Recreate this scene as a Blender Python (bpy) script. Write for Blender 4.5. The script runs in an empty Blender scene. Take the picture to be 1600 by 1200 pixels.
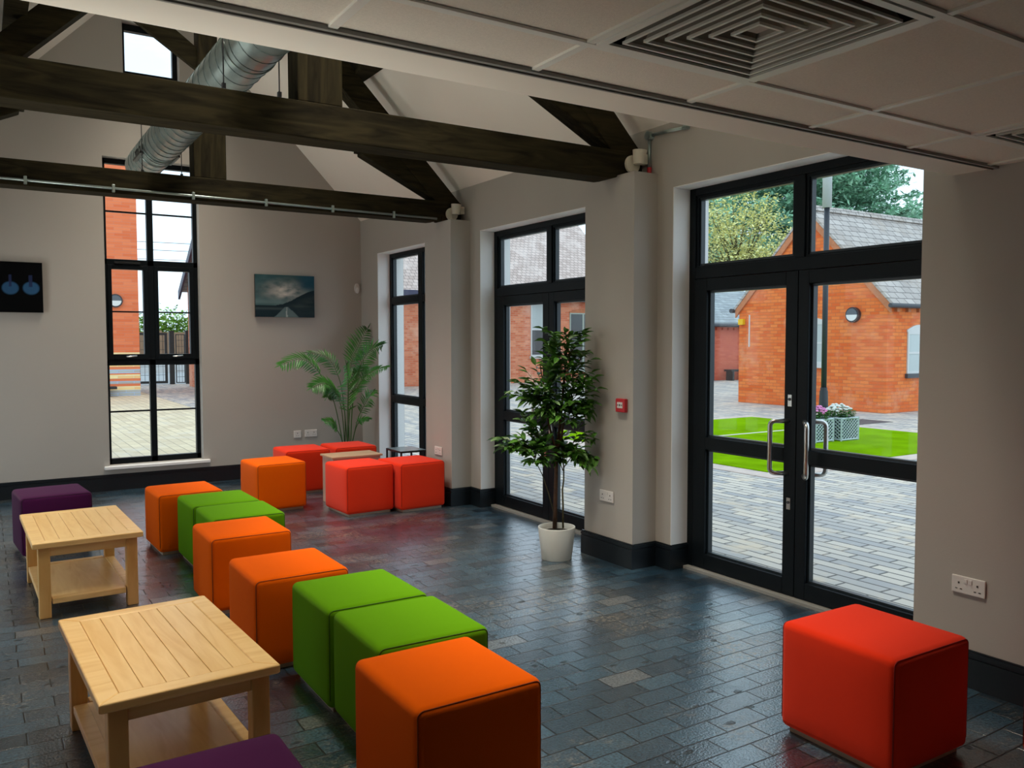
import bpy, math, random
from mathutils import Vector, Matrix

random.seed(7)
S = bpy.context.scene
COL = S.collection
R = math.radians

# ---------------------------------------------------------------- camera
def make_camera():
    yaw, pitch, roll = R(32.446), R(2.915), R(0.084)
    F = Vector((math.sin(yaw) * math.cos(pitch), math.cos(yaw) * math.cos(pitch), -math.sin(pitch)))
    r0 = Vector((math.cos(yaw), -math.sin(yaw), 0))
    d0 = F.cross(r0)
    r = r0 * math.cos(roll) + d0 * math.sin(roll)
    d = -r0 * math.sin(roll) + d0 * math.cos(roll)
    cd = bpy.data.cameras.new('camera')
    cd.sensor_width = 36.0
    cd.lens = 1303.0 / 1600 * 36
    cd.clip_start = 0.02
    cd.clip_end = 500
    o = bpy.data.objects.new('camera', cd)
    COL.objects.link(o)
    m = Matrix(((r.x, -d.x, -F.x, 0), (r.y, -d.y, -F.y, 0), (r.z, -d.z, -F.z, 1.6), (0, 0, 0, 1)))
    o.matrix_world = m
    S.camera = o
make_camera()

# ---------------------------------------------------------------- world: bright overcast sky
def make_world():
    w = bpy.data.worlds.new('overcast_sky')
    S.world = w
    w.use_nodes = True
    nt = w.node_tree
    nt.nodes.clear()
    out = nt.nodes.new('ShaderNodeOutputWorld')
    bg = nt.nodes.new('ShaderNodeBackground')
    tc = nt.nodes.new('ShaderNodeTexCoord')
    mp = nt.nodes.new('ShaderNodeMapping')
    mp.inputs['Scale'].default_value = (1.0, 1.0, 3.0)
    nz = nt.nodes.new('ShaderNodeTexNoise')
    nz.inputs['Scale'].default_value = 3.0
    nz.inputs['Detail'].default_value = 6
    nz.inputs['Roughness'].default_value = 0.55
    cr = nt.nodes.new('ShaderNodeValToRGB')
    cr.color_ramp.elements[0].position = 0.36
    cr.color_ramp.elements[0].color = (0.62, 0.80, 0.95, 1)
    cr.color_ramp.elements[1].position = 0.56
    cr.color_ramp.elements[1].color = (0.83, 1.0, 1.17, 1)
    nt.links.new(tc.outputs['Generated'], mp.inputs['Vector'])
    nt.links.new(mp.outputs['Vector'], nz.inputs['Vector'])
    nt.links.new(nz.outputs['Fac'], cr.inputs['Fac'])
    nt.links.new(cr.outputs['Color'], bg.inputs['Color'])
    bg.inputs['Strength'].default_value = 1.35
    nt.links.new(bg.outputs['Background'], out.inputs['Surface'])
make_world()

# ---------------------------------------------------------------- fill lamps added outside the left wall, boosting the sky light
def daylight_fill(name, y0, y1, z0, z1, watts):
    ld = bpy.data.lights.new(name, 'AREA')
    ld.shape = 'RECTANGLE'; ld.size = y1 - y0; ld.size_y = z1 - z0; ld.energy = watts
    ld.color = (1.0, 1.0, 1.0)
    o = bpy.data.objects.new(name, ld); COL.objects.link(o)
    o.location = (-1.15, (y0 + y1) / 2, (z0 + z1) / 2)
    o.rotation_euler = Matrix(((0, 0, -1), (1, 0, 0), (0, -1, 0))).to_euler()
daylight_fill('daylight_door', 5.0, 7.0, 0.05, 2.65, 18)
daylight_fill('daylight_window', 8.4, 9.4, 0.05, 2.65, 15)
# upward fill lamps added outside the left wall to brighten the vault
def upward_fill(y0, y1, watts):
    ld = bpy.data.lights.new('terrace_bounce', 'AREA')
    ld.shape = 'RECTANGLE'; ld.size = y1 - y0; ld.size_y = 1.2; ld.energy = watts; ld.spread = R(62)
    ld.color = (1.0, 0.95, 0.86)
    o = bpy.data.objects.new('terrace_bounce', ld); COL.objects.link(o)
    o.location = (-1.5, (y0 + y1) / 2, 0.25)
    e = R(56)
    d = Vector((math.cos(e), 0, math.sin(e)))          # direction of the light
    z = -d; x = Vector((0, 1, 0)); y = z.cross(x)
    o.rotation_euler = Matrix(((x.x, y.x, z.x), (x.y, y.y, z.y), (x.z, y.z, z.z))).to_euler()
upward_fill(2.4, 4.3, 52)
upward_fill(5.0, 7.0, 16)
upward_fill(8.4, 9.4, 12)

# ---------------------------------------------------------------- exposure
S.view_settings.view_transform = 'Standard'
S.view_settings.look = 'None'
S.view_settings.exposure = 0.30
S.view_settings.gamma = 1.0
S.view_settings.use_curve_mapping = False

# ---------------------------------------------------------------- dimensions (metres)
XW, XF, XG, XP = 4.037, 4.192, 4.235, 3.82      # wall face, frame face, glass, pier face
YF = 9.87                                       # far wall face
XL = -0.747                                     # left wall face
XMID = 1.645                                    # roof ridge / king posts
XLP = 2 * XMID - XP
def mirx(x): return 2 * XMID - x

# ================================================================ materials
def nodes_of(m):
    m.use_nodes = True
    nt = m.node_tree
    return nt, nt.nodes['Principled BSDF']

def mat(name, col, rough=0.6, metal=0.0, var=0.0, scale=8.0, bump=0.0, bscale=60.0, spec=0.5, sheen=0.0, stretch=None):
    m = bpy.data.materials.new(name)
    nt, b = nodes_of(m)
    b.inputs['Base Color'].default_value = (*col, 1)
    b.inputs['Roughness'].default_value = rough
    b.inputs['Metallic'].default_value = metal
    b.inputs['Specular IOR Level'].default_value = spec
    if sheen:
        b.inputs['Sheen Weight'].default_value = sheen
        b.inputs['Sheen Roughness'].default_value = 0.5
    tc = nt.nodes.new('ShaderNodeTexCoord')
    src = tc.outputs['Object']
    if stretch:
        mp = nt.nodes.new('ShaderNodeMapping')
        mp.inputs['Scale'].default_value = stretch
        nt.links.new(src, mp.inputs['Vector'])
        src = mp.outputs['Vector']
    if var:
        nz = nt.nodes.new('ShaderNodeTexNoise')
        nz.inputs['Scale'].default_value = scale
        nz.inputs['Detail'].default_value = 5
        cr = nt.nodes.new('ShaderNodeValToRGB')
        cr.color_ramp.elements[0].position = 0.3
        cr.color_ramp.elements[1].position = 0.7
        cr.color_ramp.elements[0].color = tuple(max(0, c * (1 - var)) for c in col) + (1,)
        cr.color_ramp.elements[1].color = tuple(min(1, c * (1 + var)) for c in col) + (1,)
        nt.links.new(src, nz.inputs['Vector'])
        nt.links.new(nz.outputs['Fac'], cr.inputs['Fac'])
        nt.links.new(cr.outputs['Color'], b.inputs['Base Color'])
    if bump:
        n2 = nt.nodes.new('ShaderNodeTexNoise')
        n2.inputs['Scale'].default_value = bscale
        n2.inputs['Detail'].default_value = 4
        bp = nt.nodes.new('ShaderNodeBump')
        bp.inputs['Strength'].default_value = bump
        bp.inputs['Distance'].default_value = 0.01
        nt.links.new(src, n2.inputs['Vector'])
        nt.links.new(n2.outputs['Fac'], bp.inputs['Height'])
        nt.links.new(bp.outputs['Normal'], b.inputs['Normal'])
    return m

def glass_mat():
    m = bpy.data.materials.new('clear_glass')
    m.use_nodes = True
    nt = m.node_tree
    nt.nodes.clear()
    out = nt.nodes.new('ShaderNodeOutputMaterial')
    tr = nt.nodes.new('ShaderNodeBsdfTransparent')
    tr.inputs['Color'].default_value = (0.97, 0.985, 0.98, 1)
    gl = nt.nodes.new('ShaderNodeBsdfGlossy')
    gl.inputs['Roughness'].default_value = 0.01
    lw = nt.nodes.new('ShaderNodeLayerWeight')
    lw.inputs['Blend'].default_value = 0.5
    pw = nt.nodes.new('ShaderNodeMath'); pw.operation = 'POWER'; pw.inputs[1].default_value = 5
    ma = nt.nodes.new('ShaderNodeMath'); ma.operation = 'MULTIPLY_ADD'
    ma.inputs[1].default_value = 0.45; ma.inputs[2].default_value = 0.006
    mx = nt.nodes.new('ShaderNodeMixShader')
    nt.links.new(lw.outputs['Facing'], pw.inputs[0])
    nt.links.new(pw.outputs[0], ma.inputs[0])
    nt.links.new(ma.outputs[0], mx.inputs['Fac'])
    nt.links.new(tr.outputs[0], mx.inputs[1])
    nt.links.new(gl.outputs[0], mx.inputs[2])
    nt.links.new(mx.outputs[0], out.inputs['Surface'])
    return m

def brick_mat(name, c1, c2, mortar, w, h, mort=0.01, mode='wall', rough=0.8, patch=None, pscale=1.0, bands=None, bump=0.4, offset=0.5, spec=0.3):
    """bricks, slates or pavers in metres; mode: wall (x+y, z), roof (x, z*1.41), floor (x, y), floory (y, x)"""
    m = bpy.data.materials.new(name)
    nt, b = nodes_of(m)
    tc = nt.nodes.new('ShaderNodeTexCoord')
    gp = nt.nodes.new('ShaderNodeNewGeometry')
    sp = nt.nodes.new('ShaderNodeSeparateXYZ')
    nt.links.new(gp.outputs['Position'], sp.inputs[0])
    cb = nt.nodes.new('ShaderNodeCombineXYZ')
    if mode == 'wall':
        ad = nt.nodes.new('ShaderNodeMath'); ad.operation = 'ADD'
        nt.links.new(sp.outputs['X'], ad.inputs[0]); nt.links.new(sp.outputs['Y'], ad.inputs[1])
        nt.links.new(ad.outputs[0], cb.inputs['X']); nt.links.new(sp.outputs['Z'], cb.inputs['Y'])
    elif mode == 'roof':
        mu = nt.nodes.new('ShaderNodeMath'); mu.operation = 'MULTIPLY'; mu.inputs[1].default_value = 1.41
        nt.links.new(sp.outputs['X'], cb.inputs['X']); nt.links.new(sp.outputs['Z'], mu.inputs[0])
        nt.links.new(mu.outputs[0], cb.inputs['Y'])
    elif mode == 'floor':
        nt.links.new(sp.outputs['X'], cb.inputs['X']); nt.links.new(sp.outputs['Y'], cb.inputs['Y'])
    else:
        nt.links.new(sp.outputs['Y'], cb.inputs['X']); nt.links.new(sp.outputs['X'], cb.inputs['Y'])
    # slight waviness of the joints
    nzw = nt.nodes.new('ShaderNodeTexNoise'); nzw.inputs['Scale'].default_value = 3.0
    nt.links.new(gp.outputs['Position'], nzw.inputs['Vector'])
    vm = nt.nodes.new('ShaderNodeVectorMath'); vm.operation = 'SCALE'; vm.inputs['Scale'].default_value = 0.12 * h
    sb = nt.nodes.new('ShaderNodeVectorMath'); sb.operation = 'ADD'
    nt.links.new(nzw.outputs['Color'], vm.inputs[0])
    nt.links.new(cb.outputs[0], sb.inputs[0]); nt.links.new(vm.outputs[0], sb.inputs[1])
    br = nt.nodes.new('ShaderNodeTexBrick')
    br.offset = offset
    br.inputs['Scale'].default_value = 1.0
    br.inputs['Brick Width'].default_value = w
    br.inputs['Row Height'].default_value = h
    br.inputs['Mortar Size'].default_value = mort
    br.inputs['Mortar Smooth'].default_value = 0.2
    br.inputs['Bias'].default_value = 0.0
    br.inputs['Color1'].default_value = (*c1, 1)
    br.inputs['Color2'].default_value = (*c2, 1)
    br.inputs['Mortar'].default_value = (*mortar, 1)
    nt.links.new(sb.outputs[0], br.inputs['Vector'])
    col = br.outputs['Color']
    if bands:
        cr = nt.nodes.new('ShaderNodeValToRGB')
        cr.color_ramp.interpolation = 'CONSTANT'
        dv = nt.nodes.new('ShaderNodeMath'); dv.operation = 'DIVIDE'; dv.inputs[1].default_value = bands[-1][0] * 1.0
        nt.links.new(sp.outputs['Z'], dv.inputs[0]); nt.links.new(dv.outputs[0], cr.inputs['Fac'])
        top = bands[-1][0]
        els = cr.color_ramp.elements
        while len(els) > 1: els.remove(els[-1])
        els[0].position = 0; els[0].color = (*bands[0][1], 1)
        for z, c in bands[1:]:
            e = els.new(min(1, z / top)); e.color = (*c, 1)
        mx = nt.nodes.new('ShaderNodeMix'); mx.data_type = 'RGBA'; mx.blend_type = 'MULTIPLY'
        mx.inputs[0].default_value = 1.0
        nt.links.new(col, mx.inputs[6]); nt.links.new(cr.outputs['Color'], mx.inputs[7])
        col = mx.outputs[2]
    if patch:
        nz = nt.nodes.new('ShaderNodeTexNoise'); nz.inputs['Scale'].default_value = pscale
        nz.inputs['Detail'].default_value = 6; nz.inputs['Roughness'].default_value = 0.65
        nt.links.new(gp.outputs['Position'], nz.inputs['Vector'])
        cr = nt.nodes.new('ShaderNodeValToRGB')
        cr.color_ramp.elements[0].position = 0.53; cr.color_ramp.elements[1].position = 0.74
        cr.color_ramp.elements[0].color = (0, 0, 0, 1); cr.color_ramp.elements[1].color = (1, 1, 1, 1)
        nt.links.new(nz.outputs['Fac'], cr.inputs['Fac'])
        mx = nt.nodes.new('ShaderNodeMix'); mx.data_type = 'RGBA'
        mx.inputs[7].default_value = (*patch, 1)
        nt.links.new(cr.outputs['Color'], mx.inputs[0]); nt.links.new(col, mx.inputs[6])
        col = mx.outputs[2]
    nt.links.new(col, b.inputs['Base Color'])
    b.inputs['Roughness'].default_value = rough
    b.inputs['Specular IOR Level'].default_value = spec
    if bump:
        bp = nt.nodes.new('ShaderNodeBump'); bp.inputs['Strength'].default_value = bump
        bp.inputs['Distance'].default_value = 0.006; bp.invert = True
        nt.links.new(br.outputs['Fac'], bp.inputs['Height'])
        nt.links.new(bp.outputs['Normal'], b.inputs['Normal'])
    return m

def floor_mat():
    m = bpy.data.materials.new('blue_brick_paving')
    nt, b = nodes_of(m)
    N, L = nt.nodes.new, nt.links.new
    gp = N('ShaderNodeNewGeometry')
    nzw = N('ShaderNodeTexNoise'); nzw.inputs['Scale'].default_value = 2.2; nzw.inputs['Detail'].default_value = 3
    L(gp.outputs['Position'], nzw.inputs['Vector'])
    sc = N('ShaderNodeVectorMath'); sc.operation = 'SCALE'; sc.inputs['Scale'].default_value = 0.022
    ad = N('ShaderNodeVectorMath'); ad.operation = 'ADD'
    L(nzw.outputs['Color'], sc.inputs[0]); L(gp.outputs['Position'], ad.inputs[0]); L(sc.outputs[0], ad.inputs[1])
    br = N('ShaderNodeTexBrick'); br.offset = 0.5
    for k, v in {'Scale': 1.0, 'Brick Width': 0.243, 'Row Height': 0.118, 'Mortar Size': 0.0036, 'Mortar Smooth': 0.3, 'Bias': 0.0}.items():
        br.inputs[k].default_value = v
    br.inputs['Color1'].default_value = (0.0, 0.0, 0.0, 1)
    br.inputs['Color2'].default_value = (1, 1, 1, 1)
    br.inputs['Mortar'].default_value = (0.5, 0.5, 0.5, 1)
    L(ad.outputs[0], br.inputs['Vector'])
    # per-brick tone
    cr = N('ShaderNodeValToRGB')
    e = cr.color_ramp.elements
    e[0].position = 0.0; e[0].color = (0.008, 0.022, 0.034, 1)
    e[1].position = 1.0; e[1].color = (0.038, 0.090, 0.130, 1)
    k = e.new(0.5); k.color = (0.018, 0.048, 0.074, 1)
    L(br.outputs['Color'], cr.inputs['Fac'])
    # worn, tan stained areas
    n1 = N('ShaderNodeTexNoise'); n1.inputs['Scale'].default_value = 1.1; n1.inputs['Detail'].default_value = 9; n1.inputs['Roughness'].default_value = 0.72
    L(gp.outputs['Position'], n1.inputs['Vector'])
    c1 = N('ShaderNodeValToRGB'); c1.color_ramp.elements[0].position = 0.50; c1.color_ramp.elements[1].position = 0.66
    L(n1.outputs['Fac'], c1.inputs['Fac'])
    n1b = N('ShaderNodeTexNoise'); n1b.inputs['Scale'].default_value = 38; n1b.inputs['Detail'].default_value = 5; n1b.inputs['Roughness'].default_value = 0.7
    L(gp.outputs['Position'], n1b.inputs['Vector'])
    c1b = N('ShaderNodeValToRGB'); c1b.color_ramp.elements[0].position = 0.44; c1b.color_ramp.elements[1].position = 0.62
    L(n1b.outputs['Fac'], c1b.inputs['Fac'])
    mu = N('ShaderNodeMath'); mu.operation = 'MULTIPLY'
    L(c1.outputs['Color'], mu.inputs[0]); L(c1b.outputs['Color'], mu.inputs[1])
    mu2 = N('ShaderNodeMath'); mu2.operation = 'MULTIPLY'; mu2.inputs[1].default_value = 0.8
    L(mu.outputs[0], mu2.inputs[0])
    mx = N('ShaderNodeMix'); mx.data_type = 'RGBA'; mx.inputs[7].default_value = (0.30, 0.24, 0.165, 1)
    L(mu2.outputs[0], mx.inputs[0]); L(cr.outputs['Color'], mx.inputs[6])
    # a few whole bricks are buff
    wn = N('ShaderNodeMath'); wn.operation = 'GREATER_THAN'; wn.inputs[1].default_value = 0.955
    L(br.outputs['Color'], wn.inputs[0])
    mw = N('ShaderNodeMath'); mw.operation = 'MULTIPLY'; mw.inputs[1].default_value = 0.38
    L(wn.outputs[0], mw.inputs[0])
    mxb = N('ShaderNodeMix'); mxb.data_type = 'RGBA'; mxb.inputs[7].default_value = (0.20, 0.16, 0.12, 1)
    L(mw.outputs[0], mxb.inputs[0]); L(mx.outputs[2], mxb.inputs[6])
    # fine mottling
    n3 = N('ShaderNodeTexNoise'); n3.inputs['Scale'].default_value = 95; n3.inputs['Detail'].default_value = 3
    L(gp.outputs['Position'], n3.inputs['Vector'])
    c3 = N('ShaderNodeValToRGB'); c3.color_ramp.elements[0].position = 0.35; c3.color_ramp.elements[1].position = 0.7
    c3.color_ramp.elements[0].color = (0.40, 0.40, 0.40, 1); c3.color_ramp.elements[1].color = (1.55, 1.55, 1.55, 1)
    L(n3.outputs['Fac'], c3.inputs['Fac'])
    mm = N('ShaderNodeMix'); mm.data_type = 'RGBA'; mm.blend_type = 'MULTIPLY'; mm.inputs[0].default_value = 1
    L(mxb.outputs[2], mm.inputs[6]); L(c3.outputs['Color'], mm.inputs[7])
    # worn pock marks
    vo = N('ShaderNodeTexVoronoi'); vo.inputs['Scale'].default_value = 8.5; vo.inputs['Randomness'].default_value = 1
    vd = N('ShaderNodeVectorMath'); vd.operation = 'MULTIPLY'; vd.inputs[1].default_value = (0.75, 1.15, 1)
    nzp = N('ShaderNodeTexNoise'); nzp.inputs['Scale'].default_value = 24
    L(gp.outputs['Position'], nzp.inputs['Vector'])
    scp = N('ShaderNodeVectorMath'); scp.operation = 'SCALE'; scp.inputs['Scale'].default_value = 0.03
    adp = N('ShaderNodeVectorMath'); adp.operation = 'ADD'
    L(nzp.outputs['Color'], scp.inputs[0]); L(gp.outputs['Position'], adp.inputs[0]); L(scp.outputs[0], adp.inputs[1])
    L(adp.outputs[0], vd.inputs[0]); L(vd.outputs[0], vo.inputs['Vector'])
    cv = N('ShaderNodeValToRGB'); cv.color_ramp.elements[0].position = 0.10; cv.color_ramp.elements[1].position = 0.17
    cv.color_ramp.elements[0].color = (1, 1, 1, 1); cv.color_ramp.elements[1].color = (0, 0, 0, 1)
    L(vo.outputs['Distance'], cv.inputs['Fac'])
    sx = N('ShaderNodeSeparateColor'); L(vo.outputs['Color'], sx.inputs[0])
    gt = N('ShaderNodeMath'); gt.operation = 'GREATER_THAN'; gt.inputs[1].default_value = 0.40
    L(sx.outputs[0], gt.inputs[0])
    pk = N('ShaderNodeMath'); pk.operation = 'MULTIPLY'; L(cv.outputs['Color'], pk.inputs[0]); L(gt.outputs[0], pk.inputs[1])
    pk2 = N('ShaderNodeMath'); pk2.operation = 'MULTIPLY'; pk2.inputs[1].default_value = 0.75; L(pk.outputs[0], pk2.inputs[0])
    mp = N('ShaderNodeMix'); mp.data_type = 'RGBA'; mp.inputs[7].default_value = (0.012, 0.014, 0.013, 1)
    L(pk2.outputs[0], mp.inputs[0]); L(mm.outputs[2], mp.inputs[6])
    # joints
    mj = N('ShaderNodeMix'); mj.data_type = 'RGBA'; mj.inputs[7].default_value = (0.010, 0.010, 0.010, 1)
    L(br.outputs['Fac'], mj.inputs[0]); L(mp.outputs[2], mj.inputs[6])
    L(mj.outputs[2], b.inputs['Base Color'])
    # sheen of worn clay
    rr = N('ShaderNodeMapRange'); rr.inputs['From Min'].default_value = 0.35; rr.inputs['From Max'].default_value = 0.7
    rr.inputs['To Min'].default_value = 0.26; rr.inputs['To Max'].default_value = 0.46
    L(n1.outputs['Fac'], rr.inputs['Value'])
    L(rr.outputs[0], b.inputs['Roughness'])
    b.inputs['Specular IOR Level'].default_value = 0.5
    b.inputs['Coat Weight'].default_value = 0.9; b.inputs['Coat Roughness'].default_value = 0.19; b.inputs['Coat IOR'].default_value = 2.35; b.inputs['Coat Tint'].default_value = (0.93, 0.97, 1.0, 1)
    # bump
    h1 = N('ShaderNodeMath'); h1.operation = 'MULTIPLY_ADD'; h1.inputs[1].default_value = -1.0
    hn = N('ShaderNodeMath'); hn.operation = 'MULTIPLY'; hn.inputs[1].default_value = 0.45
    L(n3.outputs['Fac'], hn.inputs[0])
    L(br.outputs['Fac'], h1.inputs[0]); L(hn.outputs[0], h1.inputs[2])
    h2 = N('ShaderNodeMath'); h2.operation = 'MULTIPLY_ADD'; h2.inputs[1].default_value = -0.45
    L(pk.outputs[0], h2.inputs[0]); L(h1.outputs[0], h2.inputs[2])
    hb = N('ShaderNodeMath'); hb.operation = 'MULTIPLY_ADD'; hb.inputs[1].default_value = 0.35
    L(br.outputs['Color'], hb.inputs[0]); L(h2.outputs[0], hb.inputs[2])
    bp = N('ShaderNodeBump'); bp.inputs['Strength'].default_value = 0.5; bp.inputs['Distance'].default_value = 0.007
    L(hb.outputs[0], bp.inputs['Height']); L(bp.outputs['Normal'], b.inputs['Normal']); L(bp.outputs['Normal'], b.inputs['Coat Normal'])
    # patchy gloss: worn glossy brick faces, dull joints, pocks and stains
    n5 = N('ShaderNodeTexNoise'); n5.inputs['Scale'].default_value = 14; n5.inputs['Detail'].default_value = 5
    L(gp.outputs['Position'], n5.inputs['Vector'])
    c5 = N('ShaderNodeMapRange'); c5.inputs['From Min'].default_value = 0.32; c5.inputs['From Max'].default_value = 0.62; c5.inputs['To Min'].default_value = 0.8; c5.inputs['To Max'].default_value = 1.0
    L(n5.outputs['Fac'], c5.inputs['Value'])
    sj = N('ShaderNodeMath'); sj.operation = 'SUBTRACT'; sj.inputs[0].default_value = 1.0; L(br.outputs['Fac'], sj.inputs[1])
    m5 = N('ShaderNodeMath'); m5.operation = 'MULTIPLY'; L(c5.outputs[0], m5.inputs[0]); L(sj.outputs[0], m5.inputs[1])
    st5 = N('ShaderNodeMath'); st5.operation = 'MULTIPLY_ADD'; st5.inputs[1].default_value = -0.7; st5.inputs[2].default_value = 1.0; L(mu2.outputs[0], st5.inputs[0])
    m6 = N('ShaderNodeMath'); m6.operation = 'MULTIPLY'; L(m5.outputs[0], m6.inputs[0]); L(st5.outputs[0], m6.inputs[1])
    ip = N('ShaderNodeMath'); ip.operation = 'SUBTRACT'; ip.inputs[0].default_value = 1.0; L(pk2.outputs[0], ip.inputs[1])
    m7 = N('ShaderNodeMath'); m7.operation = 'MULTIPLY'; L(m6.outputs[0], m7.inputs[0]); L(ip.outputs[0], m7.inputs[1])
    L(m7.outputs[0], b.inputs['Coat Weight'])
    return m

def wood_mat(name, dark, light, axis='y', rough=0.35, ring=1.0, spec=0.5):
    m = bpy.data.materials.new(name)
    nt, b = nodes_of(m)
    N, L = nt.nodes.new, nt.links.new
    tc = N('ShaderNodeTexCoord')
    mp = N('ShaderNodeMapping')
    mp.inputs['Scale'].default_value = {'x': (1.2, 9, 9), 'y': (9, 1.2, 9), 'z': (9, 9, 1.2)}[axis]
    L(tc.outputs['Object'], mp.inputs['Vector'])
    n1 = N('ShaderNodeTexNoise'); n1.inputs['Scale'].default_value = 1.6 * ring; n1.inputs['Detail'].default_value = 7; n1.inputs['Distortion'].default_value = 1.2
    L(mp.outputs[0], n1.inputs['Vector'])
    cr = N('ShaderNodeValToRGB'); e = cr.color_ramp.elements
    e[0].position = 0.3; e[0].color = (*dark, 1); e[1].position = 0.66; e[1].color = (*light, 1)
    L(n1.outputs['Fac'], cr.inputs['Fac']); L(cr.outputs['Color'], b.inputs['Base Color'])
    b.inputs['Roughness'].default_value = rough; b.inputs['Specular IOR Level'].default_value = spec
    bp = N('ShaderNodeBump'); bp.inputs['Strength'].default_value = 0.12; bp.inputs['Distance'].default_value = 0.003
    L(n1.outputs['Fac'], bp.inputs['Height']); L(bp.outputs['Normal'], b.inputs['Normal'])
    return m

def colour_attr_mat(name, rough=0.6):
    m = bpy.data.materials.new(name)
    nt, b = nodes_of(m)
    a = nt.nodes.new('ShaderNodeAttribute'); a.attribute_name = 'print_colour'
    nt.links.new(a.outputs['Color'], b.inputs['Base Color'])
    b.inputs['Roughness'].default_value = rough; b.inputs['Specular IOR Level'].default_value = 0.06
    return m

M = dict(
    vault=mat('white_vault_paint', (0.88, 0.83, 0.75), 0.9, var=0.02, scale=1.2, spec=0.2),
    plaster=mat('greige_wall_paint', (0.450, 0.425, 0.388), 0.9, bump=0.05, bscale=120, var=0.02, scale=1.2, spec=0.2),  # white plaster darkened to carry the room's dim light
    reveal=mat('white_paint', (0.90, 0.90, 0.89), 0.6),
    tile=mat('mineral_ceiling_tile', (0.93, 0.87, 0.78), 0.95, var=0.04, scale=140, bump=0.25, bscale=260, spec=0.1),
    tee=mat('white_enamel_metal', (0.94, 0.94, 0.88), 0.4),
    channel=mat('grey_metal_channel', (0.30, 0.30, 0.28), 0.6),
    louvre=mat('beige_louvre_enamel', (0.52, 0.48, 0.42), 0.6),  # white louvres darkened to stand in for shade behind the lips
    cavity=mat('dark_cavity', (0.010, 0.012, 0.010), 0.9),
    skirting=mat('anthracite_gloss_paint', (0.0045, 0.0085, 0.0125), 0.38, var=0.06, scale=3),
    frame=mat('anthracite_aluminium', (0.0035, 0.0065, 0.0090), 0.45, var=0.05, scale=5, spec=0.18),
    bead=mat('anthracite_glazing_bead', (0.010, 0.018, 0.024), 0.35),
    gasket=mat('pale_glazing_edge', (0.55, 0.56, 0.55), 0.5),
    glass=glass_mat(),
    steel=mat('brushed_stainless_steel', (0.62, 0.62, 0.60), 0.28, metal=1.0),
    galv=mat('galvanised_steel', (0.36, 0.44, 0.43), 0.33, metal=0.75, var=0.12, scale=14),
    seamline=mat('dark_duct_seam', (0.14, 0.19, 0.19), 0.4, metal=0.6),
    beam=wood_mat('dark_old_timber', (0.0070, 0.0056, 0.0024), (0.0320, 0.0260, 0.0115), 'x', 0.85, 1.3, 0.12),
    beamz=wood_mat('dark_old_timber_post', (0.0070, 0.0056, 0.0024), (0.0320, 0.0260, 0.0115), 'z', 0.85, 1.3, 0.12),
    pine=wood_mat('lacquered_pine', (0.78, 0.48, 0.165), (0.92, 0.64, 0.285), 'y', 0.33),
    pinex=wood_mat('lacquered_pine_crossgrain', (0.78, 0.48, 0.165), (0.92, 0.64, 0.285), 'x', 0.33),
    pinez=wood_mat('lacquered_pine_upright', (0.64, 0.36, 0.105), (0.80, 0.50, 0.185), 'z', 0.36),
    beech=wood_mat('beech_board', (0.42, 0.27, 0.16), (0.54, 0.37, 0.24), 'x', 0.45),
    palepanel=mat('pale_beech_panel', (0.62, 0.47, 0.38), 0.5, var=0.05, scale=5),
    plinth=mat('pale_wooden_plinth', (0.42, 0.34, 0.26), 0.6),
    orange=mat('orange_wool_felt', (0.74, 0.106, 0.001), 0.95, bump=0.06, bscale=420, sheen=0.03, spec=0.03),
    green=mat('lime_green_wool_felt', (0.100, 0.275, 0.003), 0.95, bump=0.06, bscale=420, sheen=0.03, spec=0.03),
    red=mat('red_wool_felt', (0.76, 0.034, 0.008), 0.95, bump=0.06, bscale=420, sheen=0.08, spec=0.06),
    purple=mat('purple_wool_felt', (0.060, 0.006, 0.052), 0.95, bump=0.06, bscale=420, sheen=0.06, spec=0.1),
    stitch_o=mat('orange_seam_shadow', (0.30, 0.05, 0.003), 0.95),  # dark tone of the seam cord itself
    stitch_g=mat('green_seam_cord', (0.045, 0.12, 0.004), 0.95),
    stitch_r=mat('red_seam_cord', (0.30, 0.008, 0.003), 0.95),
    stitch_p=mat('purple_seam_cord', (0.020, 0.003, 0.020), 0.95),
    white_plastic=mat('white_plastic', (0.74, 0.71, 0.68), 0.4),
    cream_plastic=mat('cream_plastic', (0.66, 0.63, 0.53), 0.45),
    socket_hole=mat('socket_slot', (0.06, 0.055, 0.05), 0.6),
    redplastic=mat('red_plastic', (0.52, 0.02, 0.03), 0.4),
    black=mat('black_metal', (0.012, 0.014, 0.016), 0.4),
    slate_top=mat('blue_grey_table_top', (0.16, 0.21, 0.24), 0.25),
    potwhite=mat('matt_white_pot', (0.70, 0.72, 0.68), 0.5),
    soil=mat('dark_soil', (0.020, 0.014, 0.009), 0.95, bump=0.5, bscale=60),
    bark=mat('brown_bark', (0.075, 0.035, 0.018), 0.8, var=0.35, scale=24, bump=0.3, bscale=60),
    twig=mat('olive_twig', (0.085, 0.075, 0.030), 0.8),
    ficus=mat('glossy_ficus_leaf', (0.075, 0.205, 0.026), 0.40, var=0.65, scale=9),
    palmleaf=mat('palm_leaf', (0.042, 0.185, 0.022), 0.40, var=0.7, scale=5),
    palmstem=mat('palm_stem', (0.05, 0.135, 0.025), 0.5),
    silver=mat('metal_uplight', (0.6, 0.6, 0.58), 0.4),
)
M['floor'] = floor_mat()
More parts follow.
